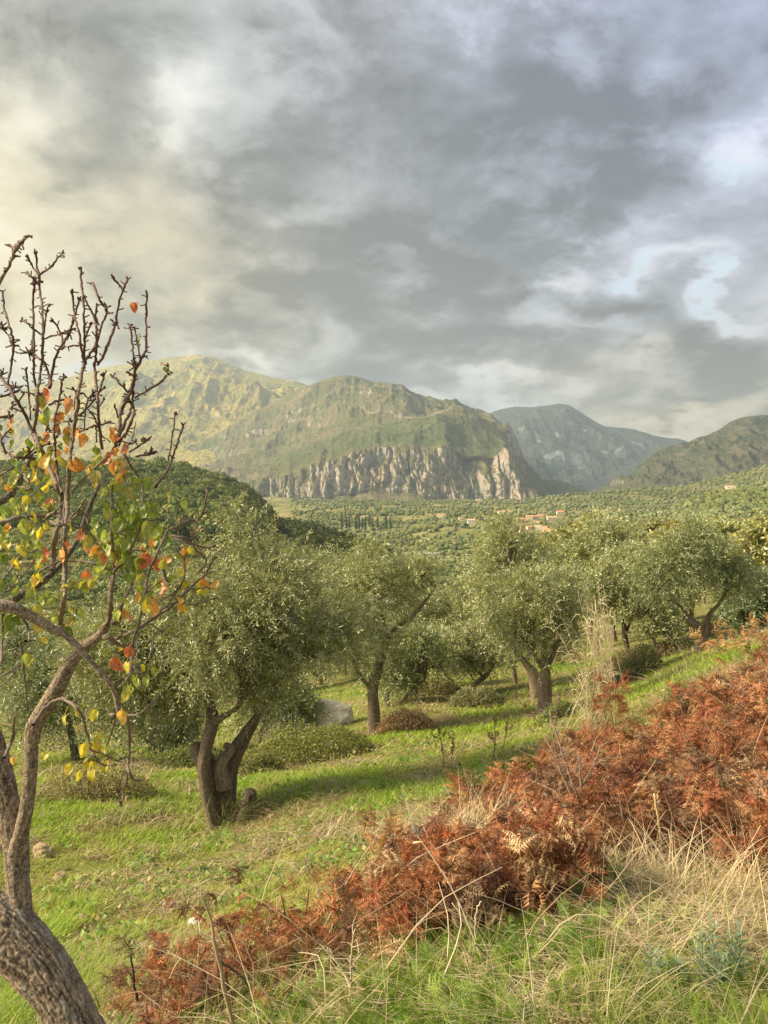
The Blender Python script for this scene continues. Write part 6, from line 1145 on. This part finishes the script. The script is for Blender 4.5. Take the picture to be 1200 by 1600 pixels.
bush(300, 12.5, 130, 30, 'green brambles behind the trunk of the large olive', (.12, .18, .04), (.26, .32, .08), 5, 2200, .045)
bush(440, 12.8, 70, 42, 'bright green bramble tuft under the large olive crown', (.14, .22, .04), (.30, .36, .08), 13, 1400, .045)
bush(680, 19, 90, 26, 'olive drab low bush in the shade behind the red brown one', (.20, .20, .09), (.34, .32, .16), 6, 1400, .06)
bush(1010, 21, 140, 26, 'brownish scrub along the terrace edge behind the gnarled olive', (.24, .18, .10), (.34, .28, .14), 7, 1800, .07)
bush(1090, 22, 120, 40, 'dark scrub under the forked olive on the terrace', (.14, .14, .06), (.28, .26, .12), 8, 1800, .07)
bush(1000, 17.2, 70, 44, 'leafy green suckers around the ivy covered trunk', (.10, .18, .05), (.22, .32, .08), 9, 1300, .05)
bush(965, 17.0, 60, 22, 'pile of cut olive prunings on the terrace left of the suckers', (.28, .30, .18), (.45, .44, .30), 10, 900, .05)
bush(1055, 8.3, 60, 60, 'small yellow green broom bush among the bracken at the right', (.25, .30, .08), (.40, .44, .14), 11, 900, .03, asp=.6)
bush(870, 11.5, 60, 34, 'green tuft at the foot of the straight trunked olive', (.13, .24, .04), (.24, .36, .06), 14, 900, .04)
bush(885, 2.12, 210, 60, 'matted nest like heap of brown dead grass at the bottom right', (.40, .30, .19), (.62, .50, .33), 15, 1500, .014, tc=(.50, .38, .25))
# stones
def stone(px_, d_, wpx, hpx, lab, C, seed, name='stone', cat='stone', grp='stones in the grass', sink=.3, asp=.9, yaw=0.0, mt=None, tilt=0.0):
    b = base_at(px_, d_); W = wpx / 2400 * d_; Hh = hpx / 1200 * d_; v, f = I4; r = np.random.default_rng(seed); v = v.copy()
    for _ in range(14):                                    # knock flat facets into it
        nrm = unit(r.normal(size=3)); c_ = r.uniform(.62, .95); s = v @ nrm; v -= np.clip(s - c_, 0, None)[:, None] * nrm * .92
    v *= 1 + .55 * (fbm(v[:, 0] * 1.5 + seed, v[:, 1] * 1.5 + v[:, 2] * 1.3, 4, seed)[:, None] - .5); v = v * (W, W * asp, Hh * .62) 
    ct, st = math.cos(tilt), math.sin(tilt); v = np.stack([v[:, 0] * ct + v[:, 2] * st, v[:, 1], -v[:, 0] * st + v[:, 2] * ct], -1)
    v = v + b + (0, 0, Hh * (.62 - sink)); mb = MB(); mb.add(v, f, np.array(C)); o = mb.build(name, mt or M_rock, None, b, smooth=False); return tag(o, lab, cat, grp)
stone(67, 6.9, 36, 24, 'largest tan stone lying in the grass just right of the pear trunk', (.44, .34, .22), 1)
stone(95, 6.2, 20, 10, 'small flat tan stone below the largest tan one', (.40, .31, .20), 2)
stone(4, 7.0, 20, 22, 'brown stone half hidden behind the pear trunk at the left edge', (.36, .28, .2), 3)
stone(262, 5.0, 26, 16, 'grey angular stone in the grass left of the white ones', (.36, .33, .28), 4)
stone(303, 4.55, 22, 14, 'bright white stone in the grass behind the rusty fern clump', (.75, .74, .70), 5)
stone(342, 4.5, 16, 9, 'smaller white stone to the right of the bright white one', (.66, .64, .58), 6)
stone(305, 7.4, 18, 14, 'pale round stone at the foot of the large olive', (.40, .33, .26), 7)
stone(532, 8.7, 12, 10, 'small dark stone in the short grass right of the lush tuft', (.20, .16, .13), 8)
stone(568, 8.9, 22, 9, 'flat pinkish stone in the short grass near the bank', (.40, .33, .27), 9)
stone(518, 9.2, 10, 7, 'tiny pale stone above the lush tuft', (.62, .58, .52), 10)
stone(128, 5.0, 26, 14, 'brown flattish stone in the grass below the tan ones', (.33, .27, .2), 11)
stone(420, 6.0, 22, 16, 'rusty grey stone between the large olive and the ferns', (.34, .27, .2), 12)
stone(600, 3.95, 34, 95, 'weathered grey upright slab leaning left at the edge of the red ferns', (.42, .40, .37), 13, asp=.3, tilt=.35, sink=.2)
stone(655, 4.2, 70, 85, 'rounded grey boulder half buried in straw beside the leaning slab', (.42, .37, .31), 14, sink=.25)
stone(515, 15.5, 84, 44, 'large pale sloping rock between the large and the slim trunked olives', (.80, .74, .64), 15, name='boulder', cat='boulder', sink=.22, tilt=-.2)
stone(478, 15.8, 30, 12, 'flat pale outcrop just left of the large sloping rock', (.58, .53, .44), 16)
stone(845, 19, 26, 9, 'pale stone on the terrace left of the prunings', (.62, .58, .5), 17)
SM = [(180, 8.2, 'small brown stone in open grass midway between pear trunk and large olive'), (235, 6.6, 'small brown stone in the bright grass below the large olive trunk, to its left'), (425, 8.0, 'small brown stone just right of the stump'), (465, 7.2, 'small grey brown stone in dry turf below the lush tuft'),
      (500, 9.6, 'small stone below the right end of the long bramble mound'), (560, 10.4, 'small stone in the turf in front of the slim trunked olive'), (390, 6.4, 'small stone straight below the stump, nearer the ferns'), (200, 9.3, 'small stone in front of the heap of pruned twigs'),
      (480, 10.6, 'small stone against the foot of the long bramble mound'), (640, 12.2, 'small stone just in front of the reddish brown bush'), (130, 6.1, 'small stone in the grass close beside the flat tan one'), (570, 7.6, 'small stone at the edge of the grass where the bracken begins')]
for i, (p_, d_, l_) in enumerate(SM):
    stone(p_, d_, 9 + (i * 7) % 9, 6 + (i * 5) % 6, l_, (.30 + .03 * (i % 4), .26 + .02 * (i % 3), .20), 60 + i, grp='small stones on the slope')
# stump beside the big olive
b = base_at(384, 8.3); mb = MB(); s = smooth_path([[*(b - (0, 0, .08)), .12], [*(b + (0, 0, .08)), .10], [*(b + (.03, 0, .2)), .085], [*(b + (.05, 0, .30)), .06]], 24); barky(mb, s, 28, 31, (.20, .16, .12), .2, 6)
t = empty('tree_stump', b, 'short broken mossy stump right beside the large split olive trunk', 'stump'); mb.build('stump', M_bark, t, b)
mb = MB(); n = 500; r = np.random.default_rng(5); q = b + np.stack([r.normal(0, .16, n), r.normal(-.05, .12, n), r.random(n) * .2], -1); add_blades(mb, q, r, .08 + .12 * r.random(n), np.full(n, .008), pal(n, [(.12, .16, .04), (.25, .22, .1)], [1, 1], 5), lean=1.1, curl=.6); mb.build('moss', M_grass, t, b, smooth=False)
# spurge with pale narrow leaves, bottom right
def spurge(px_, d_, hpx, lab, seed, n=5):
    b = base_at(px_, d_); t = empty('spurge_plant', b, lab, 'plant'); r = np.random.default_rng(seed); mb = MB(); ml = MB(); h = hpx / 1200 * d_
    for k in range(n):
        a = r.uniform(0, 6.283); e = b + np.array([math.cos(a) * h * .35, math.sin(a) * h * .3, h * r.uniform(.7, 1.05)]); s = smooth_path([b, (b + e) / 2 + (math.cos(a) * h * .12, 0, -.01), e], 14); add_tube(mb, s, np.linspace(.004, .002, 14), 5, (.30, .38, .20))
        for j in range(34):
            q = s[4 + int(9.9 * j / 34)]; th = j * 2.4; up = .5 if j < 26 else 1.0; dl = unit(np.array([math.cos(th), math.sin(th), up])); L = r.uniform(.035, .055); wv = unit(np.cross(dl, (0, 0, 1.))) * .0045
            p = [q, q + dl * L * .5 - (0, 0, .002), q + dl * L - (0, 0, .008)]; V = np.array([p[0] - wv * .5, p[0] + wv * .5, p[1] - wv, p[1] + wv, p[2]]); ml.add(V, np.array([(0, 1, 3, 2)]), np.array((.26, .36, .24)) * r.uniform(.8, 1.2)); ml.F.append(np.array([(2, 3, 4)]) + ml.n - 5)
    mb.build('stem', M_grass, t, b); ml.build('foliage', M_grass, t, b, smooth=False)
spurge(1130, 2.35, 100, 'grey green spurge with whorled narrow leaves at the bottom right', 1, 7)
spurge(1040, 2.4, 70, 'smaller grey green leafy plant left of the spurge', 2, 4)
# broad leaved green plant at the foot of the olive
b = base_at(345, 7.75); t = empty('leafy_weed', b, 'broad leaved bright green weed at the foot of the large olive', 'weed'); mb = MB(); r = np.random.default_rng(8)
for k in range(9):
    a = k * .7; dl = np.array([math.cos(a), math.sin(a) * .7, .9]); sdv = unit(np.cross(dl, (0, 0, 1.))); L = r.uniform(.14, .24); U = np.linspace(0, 1, 6)[:, None]; W = np.linspace(-1, 1, 3)[None]
    G_ = b + (dl * L)[None, None] * U[..., None] + sdv * (W * .03 * np.sin(np.pi * (U * .9 + .05)))[..., None] - np.array([0, 0, 1.]) * (U ** 2 * L * .5 + 0 * W)[..., None]; mb.add(G_.reshape(-1, 3), grid_faces(6, 3), np.array((.20, .34, .06)) * r.uniform(.85, 1.3))
mb.build('foliage', M_grass, t, b)
